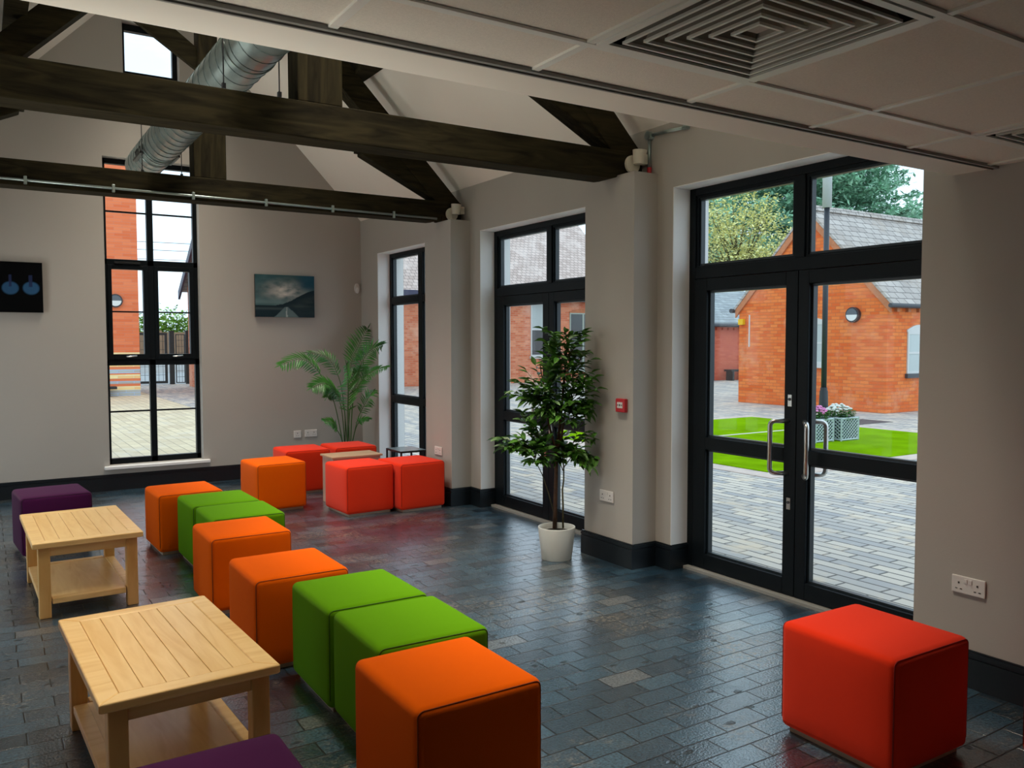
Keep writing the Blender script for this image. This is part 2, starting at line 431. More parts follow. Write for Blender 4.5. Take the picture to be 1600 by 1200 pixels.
# outdoor materials
M['brick'] = brick_mat('orange_red_brick', (0.713, 0.129, 0.026), (0.832, 0.238, 0.058), (0.498, 0.142, 0.059), 0.225, 0.078, 0.006, 'wall', patch=(0.761, 0.333, 0.178), pscale=0.9)
M['brick_b'] = brick_mat('mottled_red_brick', (0.598, 0.150, 0.069), (0.760, 0.299, 0.162), (0.576, 0.299, 0.195), 0.225, 0.078, 0.008, 'wall', patch=(0.784, 0.483, 0.346), pscale=0.7)
M['brick_e'] = brick_mat('plain_red_brick', (0.576, 0.115, 0.064), (0.669, 0.173, 0.098), (0.530, 0.173, 0.115), 0.225, 0.078, 0.006, 'wall')
_w, _gr, _ye, _rd = (1, 1, 1), (0.62, 2.6, 6.5), (1.25, 3.6, 4.2), (1, 1, 1)
M['brick_c'] = brick_mat('banded_brick', (0.756, 0.166, 0.059), (0.857, 0.245, 0.101), (0.654, 0.236, 0.158), 0.45, 0.085, 0.005, 'wall',
                         bands=[(0, _gr), (.145, _ye), (.24, _rd), (.32, _gr), (.42, _rd), (.49, _ye), (.59, _rd), (.64, _gr), (.78, _rd), (.85, _ye), (.93, _rd), (1.19, _ye), (1.27, _rd), (10., _rd)])
M['slate'] = brick_mat('weathered_clay_tiles', (0.50, 0.385, 0.335), (0.66, 0.53, 0.47), (0.24, 0.19, 0.17), 0.20, 0.17, 0.012, 'roof', patch=(0.72, 0.60, 0.54), pscale=1.4)
M['slate_a'] = brick_mat('grey_roof_slates', (0.40, 0.355, 0.325), (0.52, 0.47, 0.43), (0.15, 0.135, 0.125), 0.30, 0.20, 0.012, 'roof', patch=(0.40, 0.33, 0.27), pscale=1.2)
M['slate_e'] = brick_mat('blue_grey_roof_slates', (0.277, 0.307, 0.317), (0.377, 0.416, 0.426), (0.159, 0.168, 0.168), 0.30, 0.16, 0.010, 'roof')
M['paving'] = brick_mat('weathered_stone_setts', (0.36, 0.355, 0.36), (0.68, 0.60, 0.50), (0.14, 0.13, 0.12), 0.40, 0.118, 0.010, 'floory', rough=0.75, patch=(0.72, 0.58, 0.42), pscale=2.3, offset=0.37)
M['paving_far'] = brick_mat('buff_stone_setts', (0.62, 0.50, 0.33), (0.76, 0.63, 0.42), (0.42, 0.34, 0.24), 0.40, 0.16, 0.008, 'floory', rough=0.8, patch=(0.70, 0.62, 0.50), pscale=1.5, offset=0.37)
M['kerb'] = mat('pale_pink_stone', (0.576, 0.465, 0.401), 0.8, var=0.12, scale=6)
M['strip'] = mat('cream_stone_strip', (0.601, 0.564, 0.410), 0.8)
M['turf'] = mat('artificial_grass', (0.185, 0.355, 0.004), 0.95, var=0.22, scale=2.2, bump=0.9, bscale=90, spec=0.0)
M['asphalt'] = mat('grey_asphalt', (0.363, 0.372, 0.372), 0.9, var=0.1)
M['post'] = mat('dark_grey_post_paint', (0.030, 0.036, 0.045), 0.45)
M['post_top'] = mat('light_grey_post_paint', (0.496, 0.528, 0.528), 0.5)
M['planter'] = mat('blue_grey_planter', (0.045, 0.075, 0.095), 0.6)
M['lattice'] = mat('light_blue_grey_lattice', (0.46, 0.54, 0.56), 0.6)
M['white_flower'] = mat('white_petals', (0.680, 0.696, 0.640), 0.8)
M['pink_flower'] = mat('pink_petals', (0.72, 0.25, 0.50), 0.8, var=0.3, scale=20)
M['flower_leaf'] = mat('flower_foliage', (0.06, 0.18, 0.03), 0.7, var=0.4, scale=15)
M['conifer'] = mat('blue_green_conifer', (0.29, 0.52, 0.36), 0.8, var=0.6, scale=1.6)
M['yellow_tree'] = mat('yellow_green_leaves', (0.82, 0.76, 0.30), 0.8, var=0.45, scale=2.6)
M['bush'] = mat('bright_green_bush', (0.22, 0.38, 0.05), 0.8, var=0.4, scale=2)
M['paint_white'] = mat('white_joinery_paint', (0.600, 0.608, 0.593), 0.5)
M['blind'] = mat('pale_window_pane', (0.46, 0.52, 0.51), 0.25)
M['darkpane'] = mat('dark_window_pane', (0.10, 0.115, 0.12), 0.15)
M['sagegreen'] = mat('sage_green_paint', (0.36, 0.42, 0.36), 0.5)
M['navy'] = mat('navy_gutter', (0.045, 0.05, 0.10), 0.5)
M['lead'] = mat('dark_lead', (0.06, 0.065, 0.075), 0.6)
M['rubbed'] = mat('rubbed_orange_brick', (0.510, 0.195, 0.090), 0.8, var=0.15, scale=8)
M['yellow'] = mat('yellow_plastic', (0.85, 0.52, 0.02), 0.5)
M['timber_fence'] = mat('brown_fence_boards', (0.288, 0.176, 0.104), 0.8, var=0.2, scale=4, stretch=(8, 8, 0.6))
M['mesh_green'] = mat('green_grey_mesh', (0.030, 0.045, 0.050), 0.5)
M['lens'] = mat('frosted_lamp_lens', (0.72, 0.74, 0.72), 0.3)
M['hood'] = mat('slate_grey_lamp_hood', (0.10, 0.12, 0.14), 0.4)
M['ring'] = mat('brown_black_lamp_ring', (0.040, 0.028, 0.030), 0.4)

# ================================================================ mesh builder
class MB:
    def __init__(s): s.v = []; s.f = []
    def add(s, vs, fs):
        n = len(s.v); s.v += [tuple(v) for v in vs]; s.f += [tuple(i + n for i in f) for f in fs]; return s
    def box(s, x0, x1, y0, y1, z0, z1):
        if x0 > x1: x0, x1 = x1, x0
        if y0 > y1: y0, y1 = y1, y0
        if z0 > z1: z0, z1 = z1, z0
        v = [(x, y, z) for z in (z0, z1) for y in (y0, y1) for x in (x0, x1)]
        return s.add(v, [(0, 2, 3, 1), (4, 5, 7, 6), (0, 1, 5, 4), (2, 6, 7, 3), (0, 4, 6, 2), (1, 3, 7, 5)])
    def prism(s, poly, axis, a0, a1):
        """poly: 2-D outline in the two other axes (in xyz order), extruded along axis"""
        def p(q, a):
            return {'x': (a, q[0], q[1]), 'y': (q[0], a, q[1]), 'z': (q[0], q[1], a)}[axis]
        n = len(poly)
        v = [p(q, a0) for q in poly] + [p(q, a1) for q in poly]
        f = [tuple(range(n)), tuple(range(2 * n - 1, n - 1, -1))]
        f += [(i, i + n, (i + 1) % n + n, (i + 1) % n) for i in range(n)]
        return s.add(v, f)
    def tube(s, pts, r, n=10, closed=False, caps=True, radii=None):
        pts = [Vector(p) for p in pts]; m = len(pts)
        rings = []; up = None
        for i, p in enumerate(pts):
            a = pts[(i - 1) % m] if (closed or i > 0) else p
            b = pts[(i + 1) % m] if (closed or i < m - 1) else p
            t = (b - a).normalized()
            if up is None:
                up = Vector((0, 0, 1)) if abs(t.z) < 0.9 else Vector((1, 0, 0))
            u = (up - t * up.dot(t)).normalized(); w = t.cross(u); up = u
            rr = radii[i] if radii else r
            rings.append([p + (u * math.cos(2 * math.pi * k / n) + w * math.sin(2 * math.pi * k / n)) * rr for k in range(n)])
        v = [q for rg in rings for q in rg]; f = []
        for i in range(m if closed else m - 1):
            j = (i + 1) % m
            for k in range(n):
                f.append((i * n + k, i * n + (k + 1) % n, j * n + (k + 1) % n, j * n + k))
        if caps and not closed:
            f.append(tuple(range(n - 1, -1, -1))); f.append(tuple(range((m - 1) * n, m * n)))
        return s.add(v, f)
    def lathe(s, prof, c, n=28):
        v = []; f = []
        for r, z in prof:
            for k in range(n):
                a = 2 * math.pi * k / n
                v.append((c[0] + r * math.cos(a), c[1] + r * math.sin(a), c[2] + z))
        for i in range(len(prof) - 1):
            for k in range(n):
                f.append((i * n + k, i * n + (k + 1) % n, (i + 1) * n + (k + 1) % n, (i + 1) * n + k))
        f.append(tuple(range(n - 1, -1, -1))); f.append(tuple(range((len(prof) - 1) * n, len(prof) * n)))
        return s.add(v, f)
    def quad(s, a, b, c, d): return s.add([a, b, c, d], [(0, 1, 2, 3)])
    def build(s, name, m, parent=None, smooth=False, bevel=0.0, seg=2, autosmooth=False):
        me = bpy.data.meshes.new(name)
        off = Vector((0, 0, 0))
        if parent is not None:
            q = parent
            while q is not None:
                off += Vector(q.location); q = q.parent
        if parent is not None and parent.get('_local'):
            off = Vector((0, 0, 0))
        me.from_pydata([tuple(Vector(v) - off) for v in s.v], [], s.f)
        me.materials.append(m)
        if smooth:
            me.polygons.foreach_set('use_smooth', [True] * len(me.polygons))
        me.update()
        o = bpy.data.objects.new(name, me)
        COL.objects.link(o)
        if parent is not None: o.parent = parent
        if bevel:
            bm_ = o.modifiers.new('bevel', 'BEVEL'); bm_.width = bevel; bm_.segments = seg; bm_.limit_method = 'ANGLE'; bm_.angle_limit = R(40)
        return o

def tag(o, label=None, cat=None, group=None, kind=None):
    if label: o['label'] = label
    if cat: o['category'] = cat
    if group: o['group'] = group
    if kind: o['kind'] = kind
    return o
def thing(name, label, cat, loc=(0, 0, 0), rz=0.0, group=None, kind=None, local=False):
    o = bpy.data.objects.new(name, None); COL.objects.link(o)
    o.empty_display_size = 0.1
    o.location = loc; o.rotation_euler = (0, 0, rz)
    if local: o['_local'] = 1
    return tag(o, label, cat, group, kind)
def struct(name, mb, m, label, cat, **k):
    return tag(mb.build(name, m, **k), label, cat, kind='structure')
def copy_tree(o, parent=None):
    c = o.copy(); COL.objects.link(c)
    if parent is not None: c.parent = parent
    for ch in list(o.children): copy_tree(ch, c)
    return c

# ================================================================ room shell
def wall_grid(plane, a, thick, us, zs, holes):
    """wall in plane 'x' (u=y) or 'y' (u=x): face at a, other face at a+thick, with rectangular holes (u0,u1,z0,z1)"""
    U = sorted(set([us[0], us[1]] + [h[i] for h in holes for i in (0, 1)]))
    Z = sorted(set([zs[0], zs[1]] + [h[i] for h in holes for i in (2, 3) if zs[0] <= h[i] <= zs[1]]))
    U = [u for u in U if us[0] <= u <= us[1]]
    def solid(i, j):
        if i < 0 or j < 0 or i >= len(U) - 1 or j >= len(Z) - 1: return False
        cu, cz = (U[i] + U[i + 1]) / 2, (Z[j] + Z[j + 1]) / 2
        return not any(h[0] < cu < h[1] and h[2] < cz < h[3] for h in holes)
    def P(u, z, d):
        t = a + thick * d
        return (t, u, z) if plane == 'x' else (u, t, z)
    mb = MB()
    for i in range(len(U) - 1):
        for j in range(len(Z) - 1):
            if not solid(i, j): continue
            u0, u1, z0, z1 = U[i], U[i + 1], Z[j], Z[j + 1]
            for d in (0, 1): mb.quad(P(u0, z0, d), P(u1, z0, d), P(u1, z1, d), P(u0, z1, d))
            if not solid(i - 1, j): mb.quad(P(u0, z0, 0), P(u0, z0, 1), P(u0, z1, 1), P(u0, z1, 0))
            if not solid(i + 1, j): mb.quad(P(u1, z0, 0), P(u1, z0, 1), P(u1, z1, 1), P(u1, z1, 0))
            if not solid(i, j - 1): mb.quad(P(u0, z0, 0), P(u0, z0, 1), P(u1, z0, 1), P(u1, z0, 0))
            if not solid(i, j + 1): mb.quad(P(u0, z1, 0), P(u0, z1, 1), P(u1, z1, 1), P(u1, z1, 0))
    return mb

D1 = (2.38, 3.352, 4.285)     # near edge, meeting line, far edge of the door nearest the camera
D2 = (5.06, 5.99, 6.915)
W3 = (7.70, 9.353)
ZT = 2.657
PIER = [(4.437, 4.988), (7.10, 7.65)]
PTOP = 2.77
P0 = 2.343
EAVE = 3.10

for side, sx in (('right', 1), ('left', -1)):
    mx_ = (lambda x: x) if sx > 0 else mirx
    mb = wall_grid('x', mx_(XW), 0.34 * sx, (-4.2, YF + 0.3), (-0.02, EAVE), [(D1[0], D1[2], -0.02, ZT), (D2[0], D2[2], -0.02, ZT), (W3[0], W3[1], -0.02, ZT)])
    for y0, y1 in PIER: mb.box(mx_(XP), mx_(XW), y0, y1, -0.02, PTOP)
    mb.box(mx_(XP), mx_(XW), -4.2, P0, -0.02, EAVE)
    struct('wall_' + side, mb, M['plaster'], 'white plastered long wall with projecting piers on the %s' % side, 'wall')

n_tr = 3  # added white facings stand in for light falling on the reveals
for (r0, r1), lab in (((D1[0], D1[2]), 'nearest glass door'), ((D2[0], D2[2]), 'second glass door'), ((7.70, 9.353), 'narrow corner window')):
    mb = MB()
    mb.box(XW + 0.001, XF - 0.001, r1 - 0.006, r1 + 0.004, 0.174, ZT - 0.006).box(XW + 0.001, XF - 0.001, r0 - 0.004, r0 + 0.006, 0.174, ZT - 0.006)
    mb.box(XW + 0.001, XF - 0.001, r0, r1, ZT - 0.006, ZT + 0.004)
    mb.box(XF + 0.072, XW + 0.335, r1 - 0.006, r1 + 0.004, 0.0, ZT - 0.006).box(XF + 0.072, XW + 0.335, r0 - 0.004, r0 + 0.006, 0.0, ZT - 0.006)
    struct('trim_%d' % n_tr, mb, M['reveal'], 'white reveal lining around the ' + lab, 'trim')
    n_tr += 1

W1 = (1.135, 2.105, 0.265, 3.575)
W2 = (1.36, 1.93, 4.15, 5.03)
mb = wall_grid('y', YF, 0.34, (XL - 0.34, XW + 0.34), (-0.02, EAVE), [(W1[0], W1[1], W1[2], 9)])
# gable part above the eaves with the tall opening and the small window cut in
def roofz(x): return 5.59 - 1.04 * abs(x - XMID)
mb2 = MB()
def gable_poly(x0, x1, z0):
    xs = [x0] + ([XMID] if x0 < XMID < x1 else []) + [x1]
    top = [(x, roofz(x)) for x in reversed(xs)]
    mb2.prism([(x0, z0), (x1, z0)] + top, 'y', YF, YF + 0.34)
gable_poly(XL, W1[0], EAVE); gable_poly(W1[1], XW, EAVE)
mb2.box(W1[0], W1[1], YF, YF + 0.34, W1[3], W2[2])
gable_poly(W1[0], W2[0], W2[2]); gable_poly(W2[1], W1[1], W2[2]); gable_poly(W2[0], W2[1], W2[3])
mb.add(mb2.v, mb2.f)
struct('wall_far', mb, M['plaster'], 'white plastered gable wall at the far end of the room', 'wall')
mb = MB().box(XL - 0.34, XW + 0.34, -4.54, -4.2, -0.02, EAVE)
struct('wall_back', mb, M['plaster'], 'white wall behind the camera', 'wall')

mb = MB().box(XL - 0.34, XW + 0.30, -4.54, YF + 0.34, -0.15, 0.0)
struct('floor', mb, M['floor'], 'worn dark blue brick floor with tan stains', 'floor')

# sloping ceiling of the vault
mb = MB()
for s in (1, -1):
    e = XMID + s * (XW + 0.34 - XMID)
    ze = roofz(e)
    mb.prism([(XMID, 5.59), (e, ze), (e, ze + 0.25), (XMID, 5.84)], 'y', 2.18, YF + 0.34)
struct('ceiling', mb, M['vault'], 'white plastered sloping vault above the dark roof trusses', 'ceiling')

# suspended ceiling over the near end of the room
ZC = 2.365
XC0, XC1 = XLP, XP
mb = MB()
mb.box(XC0, XC1, 2.022, 2.20, ZC, ZC + 0.03)
mb.box(XC0, XC1, 2.18, 2.20, ZC + 0.03, 3.2)
mb.prism([(XL, 3.1), (XW, 3.1), (XW, roofz(XW)), (XMID, 5.59), (XL, roofz(XL))], 'y', 2.18, 2.20)
mb.box(XC0, XC1, 1.995, 2.022, ZC + 0.022, ZC + 0.03)
struct('ceiling', mb, M['vault'], 'plain white plasterboard margin along the edge of the suspended ceiling', 'ceiling')
tees_x = [0.15 + 0.598 * k for k in range(-2, 7)]
tees_x = [x for x in tees_x if XC0 < x < XC1]
tees_y = [1.75 - 0.6 * k for k in range(0, 10)]
DIFF = [(1.345, 1.15), (3.14, 1.15)]
mb = MB()
xs = [XC0] + tees_x + [XC1]; ys = [-4.2] + sorted(tees_y) + [1.998]
for i in range(len(xs) - 1):
    for j in range(len(ys) - 1):
        cx, cy = (xs[i] + xs[i + 1]) / 2, (ys[j] + ys[j + 1]) / 2
        if any(abs(cx - d[0] - 0.3) < 0.15 and abs(cy - d[1] - 0.3) < 0.15 for d in DIFF): continue
        mb.box(xs[i] + 0.004, xs[i + 1] - 0.004, ys[j] + 0.004, ys[j + 1] - 0.004, ZC + 0.008, ZC + 0.026)
struct('ceiling', mb, M['tile'], 'speckled off-white tiles of the suspended ceiling', 'ceiling')
mb = MB()
for x in tees_x: mb.box(x - 0.012, x + 0.012, -4.2, 1.998, ZC + 0.001, ZC + 0.009)
for y in tees_y: mb.box(XC0, XC1, y - 0.012, y + 0.012, ZC, ZC + 0.0085)
struct('trim_1', mb, M['tee'], 'white grid of metal tees between the ceiling tiles', 'ceiling grid')
mb = MB().box(XC0, XC1, 1.993, 2.006, ZC - 0.004, ZC + 0.02).box(XC0, XC1, 2.016, 2.024, ZC - 0.006, ZC + 0.02)
struct('trim_2', mb, M['channel'], 'grey metal edge channel along the suspended ceiling', 'trim')

# skirting boards
def skirt(mb, p, q, n):
    """board on a face from p to q (xy), n = outward normal into the room"""
    (x0, y0), (x1, y1) = p, q
    for t, z0, z1 in ((0.020, 0, 0.138), (0.014, 0.138, 0.146), (0.020, 0.146, 0.166), (0.010, 0.166, 0.174)):
        ax = [x0, x1]; ay = [y0, y1]
        if n[0]: ax = [x0, x0 + n[0] * t]
        else: ay = [y0, y0 + n[1] * t]
        e = t if True else 0
        if n[0]: mb.box(ax[0], ax[1], min(y0, y1), max(y0, y1), z0, z1)
        else: mb.box(min(x0, x1), max(x0, x1), ay[0], ay[1], z0, z1)
for side, sx in (('right', 1), ('left', -1)):
    X = (lambda x: x) if sx > 0 else mirx
    mb = MB(); n = -sx
    skirt(mb, (X(XP), -4.2), (X(XP), P0 + 0.02), (n, 0)); skirt(mb, (X(XP), P0), (X(XF), P0), (0, 1))
    skirt(mb, (X(XW), D1[2] - 0.02), (X(XW), PIER[0][0]), (n, 0)); skirt(mb, (X(XW), D1[2]), (X(XF), D1[2]), (0, -1))
    skirt(mb, (X(XP), PIER[0][0] - 0.02), (X(XP), PIER[0][1] + 0.02), (n, 0))
    skirt(mb, (X(XP), PIER[0][0]), (X(XW), PIER[0][0]), (0, -1)); skirt(mb, (X(XP), PIER[0][1]), (X(XW), PIER[0][1]), (0, 1))
    skirt(mb, (X(XW), D2[2] - 0.02), (X(XW), PIER[1][0]), (n, 0)); skirt(mb, (X(XW), D2[2]), (X(XF), D2[2]), (0, -1))
    skirt(mb, (X(XP), PIER[1][0] - 0.02), (X(XP), PIER[1][1] + 0.02), (n, 0))
    skirt(mb, (X(XP), PIER[1][0]), (X(XW), PIER[1][0]), (0, -1)); skirt(mb, (X(XP), PIER[1][1]), (X(XW), PIER[1][1]), (0, 1))
    skirt(mb, (X(XW), PIER[1][1]), (X(XW), W3[0]), (n, 0)); skirt(mb, (X(XW), W3[1]), (X(XW), YF), (n, 0))
    struct('baseboard_' + side, mb, M['skirting'], 'dark anthracite skirting board around the %s wall and piers' % side, 'skirting')
mb = MB(); skirt(mb, (XL, YF), (XW, YF), (0, -1))
struct('baseboard_far', mb, M['skirting'], 'dark anthracite skirting board along the far gable wall', 'skirting')

# ================================================================ glazed doors and windows
def glazed_door(n, d, sx, label):
    X = (lambda x: x) if sx > 0 else mirx
    y0, ym, y1 = d
    root = thing('door_%d' % n, label, 'glazed door', (X(XF), ym, 0), kind='structure')
    xa, xb = XF, XF + 0.07
    f = MB()
    f.box(X(xa), X(xb), y0, y0 + 0.06, 0.0, ZT).box(X(xa), X(xb), y1 - 0.06, y1, 0.0, ZT)
    f.box(X(xa), X(xb), y0 + 0.06, y1 - 0.06, ZT - 0.055, ZT)
    f.box(X(xa), X(xb), y0 + 0.06, y1 - 0.06, 2.03, 2.108)
    f.box(X(xa), X(xb), ym - 0.035, ym + 0.035, 2.108, ZT - 0.055)
    f.build('frame', M['frame'], root, bevel=0.003)
    MB().box(X(xa - 0.05), X(xb), y0, y1, -0.005, 0.018).build('threshold', M['channel'], root)
    def bead(yy0, yy1, z0, z1, w=0.014, mm='bead', dx0=0.022, dx1=0.060):
        b = MB()
        b.box(X(xa + dx0), X(xa + dx1), yy0, yy0 + w, z0, z1).box(X(xa + dx0), X(xa + dx1), yy1 - w, yy1, z0, z1)
        b.box(X(xa + dx0), X(xa + dx1), yy0 + w, yy1 - w, z0, z0 + w).box(X(xa + dx0), X(xa + dx1), yy0 + w, yy1 - w, z1 - w, z1)
        return b
    def pane(yy0, yy1, z0, z1, par):
        bead(yy0, yy1, z0, z1).build('glazing_bead', M['bead'], par)
        MB().box(X(XG), X(XG + 0.008), yy0 + 0.012, yy1 - 0.012, z0 + 0.012, z1 - 0.012).build('pane', M['glass'], par)
    for a, b in ((y0 + 0.06, ym - 0.035), (ym + 0.035, y1 - 0.06)):
        fl = MB().box(X(xa + 0.012), X(xb - 0.01), a, a + 0.02, 2.108, ZT - 0.055).box(X(xa + 0.012), X(xb - 0.01), b - 0.02, b, 2.108, ZT - 0.055)
        fl.box(X(xa + 0.012), X(xb - 0.01), a + 0.02, b - 0.02, ZT - 0.075, ZT - 0.055).box(X(xa + 0.012), X(xb - 0.01), a + 0.02, b - 0.02, 2.108, 2.120)
        o = fl.build('fanlight', M['frame'], root)
        pane(a + 0.02, b - 0.02, 2.12, ZT - 0.075, o)
    for k, (a, b) in enumerate(((y0 + 0.063, ym - 0.002), (ym + 0.002, y1 - 0.063))):
        inner, outer = (b, a) if k == 0 else (a, b)
        sg = 1 if k else -1
        lf = MB()
        xc, xd = xa - 0.004, xb - 0.006
        iw = 0.076 if k == 0 else 0.090
        lf.box(X(xc), X(xd), inner, inner + sg * iw, 0.022, 2.027)
        lf.box(X(xc), X(xd), outer, outer - sg * 0.112, 0.022, 2.027)
        i0, i1 = sorted((inner + sg * iw, outer - sg * 0.112))
        lf.box(X(xc), X(xd), i0, i1, 1.945, 2.027).box(X(xc), X(xd), i0, i1, 0.855, 0.940).box(X(xc), X(xd), i0, i1, 0.022, 0.126)
        o = lf.build('door_leaf', M['frame'], root, bevel=0.003)
        pane(i0, i1, 0.126, 0.855, o); pane(i0, i1, 0.94, 1.945, o)
        for xs_, sgn in ((xc, -1), (xd, 1)):
            a_ = Vector((xs_, inner + sg * 0.052, 0)); c_ = Vector((xs_ + sgn * 0.075, inner + sg * (0.134 if sgn < 0 else 0.105), 0))
            pts = []
            za, zb, rr = 0.782, 1.108, 0.032
            pts.append((X(a_.x - sgn * 0.01), a_.y, zb))
            dirv = (c_ - a_).normalized(); ln = (c_ - a_).length
            for t in range(0, 7):
                th = t / 6 * math.pi / 2
                q = a_ + dirv * (ln - rr + rr * math.sin(th)); pts.append((X(q.x), q.y, zb - rr + rr * math.cos(th)))
            for t in range(6, -1, -1):
                th = t / 6 * math.pi / 2
                q = a_ + dirv * (ln - rr + rr * math.sin(th)); pts.append((X(q.x), q.y, za + rr - rr * math.cos(th)))
            pts.append((X(a_.x - sgn * 0.01), a_.y, za))
            MB().tube(pts, 0.0145, 12).build('pull_handle', M['steel'], o, smooth=True)
        if k == 1:
            for z in (1.235, 0.596):
                MB().box(X(xc - 0.004), X(xc), inner + 0.032, inner + 0.060, z - 0.036, z + 0.036).build('lock_plate', M['steel'], o)
                MB().tube([(X(xc - 0.004), inner + 0.046, z + 0.008), (X(xc - 0.010), inner + 0.046, z + 0.008)], 0.009, 10).build('lock_cylinder', M['lead'], o)
    return root
glazed_door(1, D1, 1, 'dark framed double glass door nearest the camera, seen onto the lawn')
glazed_door(2, D2, 1, 'dark framed double glass door behind the potted ficus tree')
glazed_door(3, D1, -1, 'dark framed double glass door in the left wall, outside the view')
glazed_door(4, D2, -1, 'dark framed double glass door further along the left wall, outside the view')

def narrow_window(n, sx, label):
    X = (lambda x: x) if sx > 0 else mirx
    y0, y1 = W3
    root = thing('window_%d' % n, label, 'window', (X(XF), y1, 0), kind='structure')
    xa, xb = XF, XF + 0.07
    f = MB()
    f.box(X(xa), X(xb), y0, y0 + 0.055, 0, ZT).box(X(xa), X(xb), y1 - 0.055, y1, 0, ZT).box(X(xa), X(xb), 8.465, 8.575, 0, ZT)
    bays = ((y0 + 0.055, 8.465), (8.575, y1 - 0.055))
    for a, b in bays:
        for z0, z1 in ((ZT - 0.055, ZT), (2.05, 2.13), (0.872, 0.955), (0, 0.09)): f.box(X(xa), X(xb), a, b, z0, z1)
    fr = f.build('frame', M['frame'], root, bevel=0.003)
    for a, b in bays:
        for z0, z1 in ((2.13, ZT - 0.055), (0.955, 2.05), (0.09, 0.872)):
            w = 0.014
            bd = MB()
            bd.box(X(xa + 0.02), X(xb - 0.01), a, a + w, z0, z1).box(X(xa + 0.02), X(xb - 0.01), b - w, b, z0, z1)
            bd.box(X(xa + 0.02), X(xb - 0.01), a + w, b - w, z0, z0 + w).box(X(xa + 0.02), X(xb - 0.01), a + w, b - w, z1 - w, z1)
            bd.build('glazing_bead', M['bead'], fr)
            MB().box(X(XG), X(XG + 0.008), a + 0.01, b - 0.01, z0 + 0.01, z1 - 0.01).build('pane', M['glass'], fr)
narrow_window(3, 1, 'tall dark framed window partly behind the pier, beside the corner palm')
narrow_window(4, -1, 'tall narrow dark framed window in the left wall, outside the view')

# tall window in the gable wall
YW = 9.985
root = thing('window_1', 'tall dark framed window in the gable wall between two canvas prints', 'window', (W1[0], YW, W1[2]), kind='structure')
f = MB(); ya, yb = YW, YW + 0.07
x0, x1, z0, z1 = W1
f.box(x0, x0 + 0.035, ya, yb, z0, z1).box(x1 - 0.045, x1, ya, yb, z0, z1)
f.box(x0, x1, ya, yb, z0, z0 + 0.062).box(x0, x1, ya, yb, z1 - 0.055, z1)
f.box(1.575, 1.640, ya, yb, z0, z1)
f.box(x0, x1, ya, yb, 2.44, 2.50).box(x0, x1, ya, yb, 1.345, 1.41)
f.build('frame', M['frame'], root, bevel=0.003)
for a, b in ((x0 + 0.035, 1.575), (1.640, x1 - 0.045)):
    sash = MB()
    sash.box(a, a + 0.042, ya - 0.012, yb, 1.41, 2.44).box(b - 0.048, b, ya - 0.012, yb, 1.41, 2.44)
    sash.box(a + 0.042, b - 0.048, ya - 0.012, yb, 1.41, 1.468).box(a + 0.042, b - 0.048, ya - 0.012, yb, 2.392, 2.44)
    so = sash.build('opening_sash', M['frame'], root, bevel=0.003)
    MB().box(a + 0.042, b - 0.048, ya + 0.03, ya + 0.05, 1.924, 1.940).build('glazing_bar', M['frame'], so)
    MB().box(a + 0.036, b - 0.042, ya + 0.036, ya + 0.044, 1.462, 2.398).build('pane', M['glass'], so)
    hc = (a + b) / 2 - 0.03
    MB().tube([(hc, ya - 0.012, 1.440), (hc, ya - 0.040, 1.440), (hc + 0.02, ya - 0.045, 1.440), (hc + 0.10, ya - 0.045, 1.448)], 0.009, 8).build('handle', M['steel'], so, smooth=True)
    for zz0, zz1, zb_ in ((0.327, 1.345, 0.838), (2.50, 3.52, 3.015)):
        MB().box(a, b, ya + 0.03, ya + 0.05, zb_ - 0.009, zb_ + 0.009).build('glazing_bar', M['frame'], root)
        MB().box(a - 0.005, b + 0.005, ya + 0.036, ya + 0.044, zz0 - 0.004, zz1 + 0.004).build('pane', M['glass'], root)
MB().box(1.24, 1.50, ya - 0.022, ya - 0.0, 2.452, 2.478).build('trickle_vent', M['black'], root)
sl = MB().box(x0 - 0.055, x1 + 0.065, YF - 0.055, YF + 0.002, 0.228, 0.2648).box(x0, x1, YF, YF + 0.30, 0.228, 0.2648)
sl.build('sill', M['reveal'], root, bevel=0.008, seg=3)

root = thing('window_2', 'small dark framed window high in the gable above the duct', 'window', (W2[0], YW, W2[2]), kind='structure')
x0, x1, z0, z1 = W2
f = MB().box(x0, x0 + 0.035, ya, yb, z0, z1).box(x1 - 0.05, x1, ya, yb, z0, z1).box(x0, x1, ya, yb, z1 - 0.07, z1).box(x0, x1, ya, yb, z0, z0 + 0.06)
f.build('frame', M['frame'], root)
MB().box(x0 + 0.035, x1 - 0.05, ya + 0.03, ya + 0.05, 4.515, 4.537).build('glazing_bar', M['frame'], root)
MB().box(x0 + 0.03, x1 - 0.045, ya + 0.036, ya + 0.044, z0 + 0.05, z1 - 0.06).build('pane', M['glass'], root)

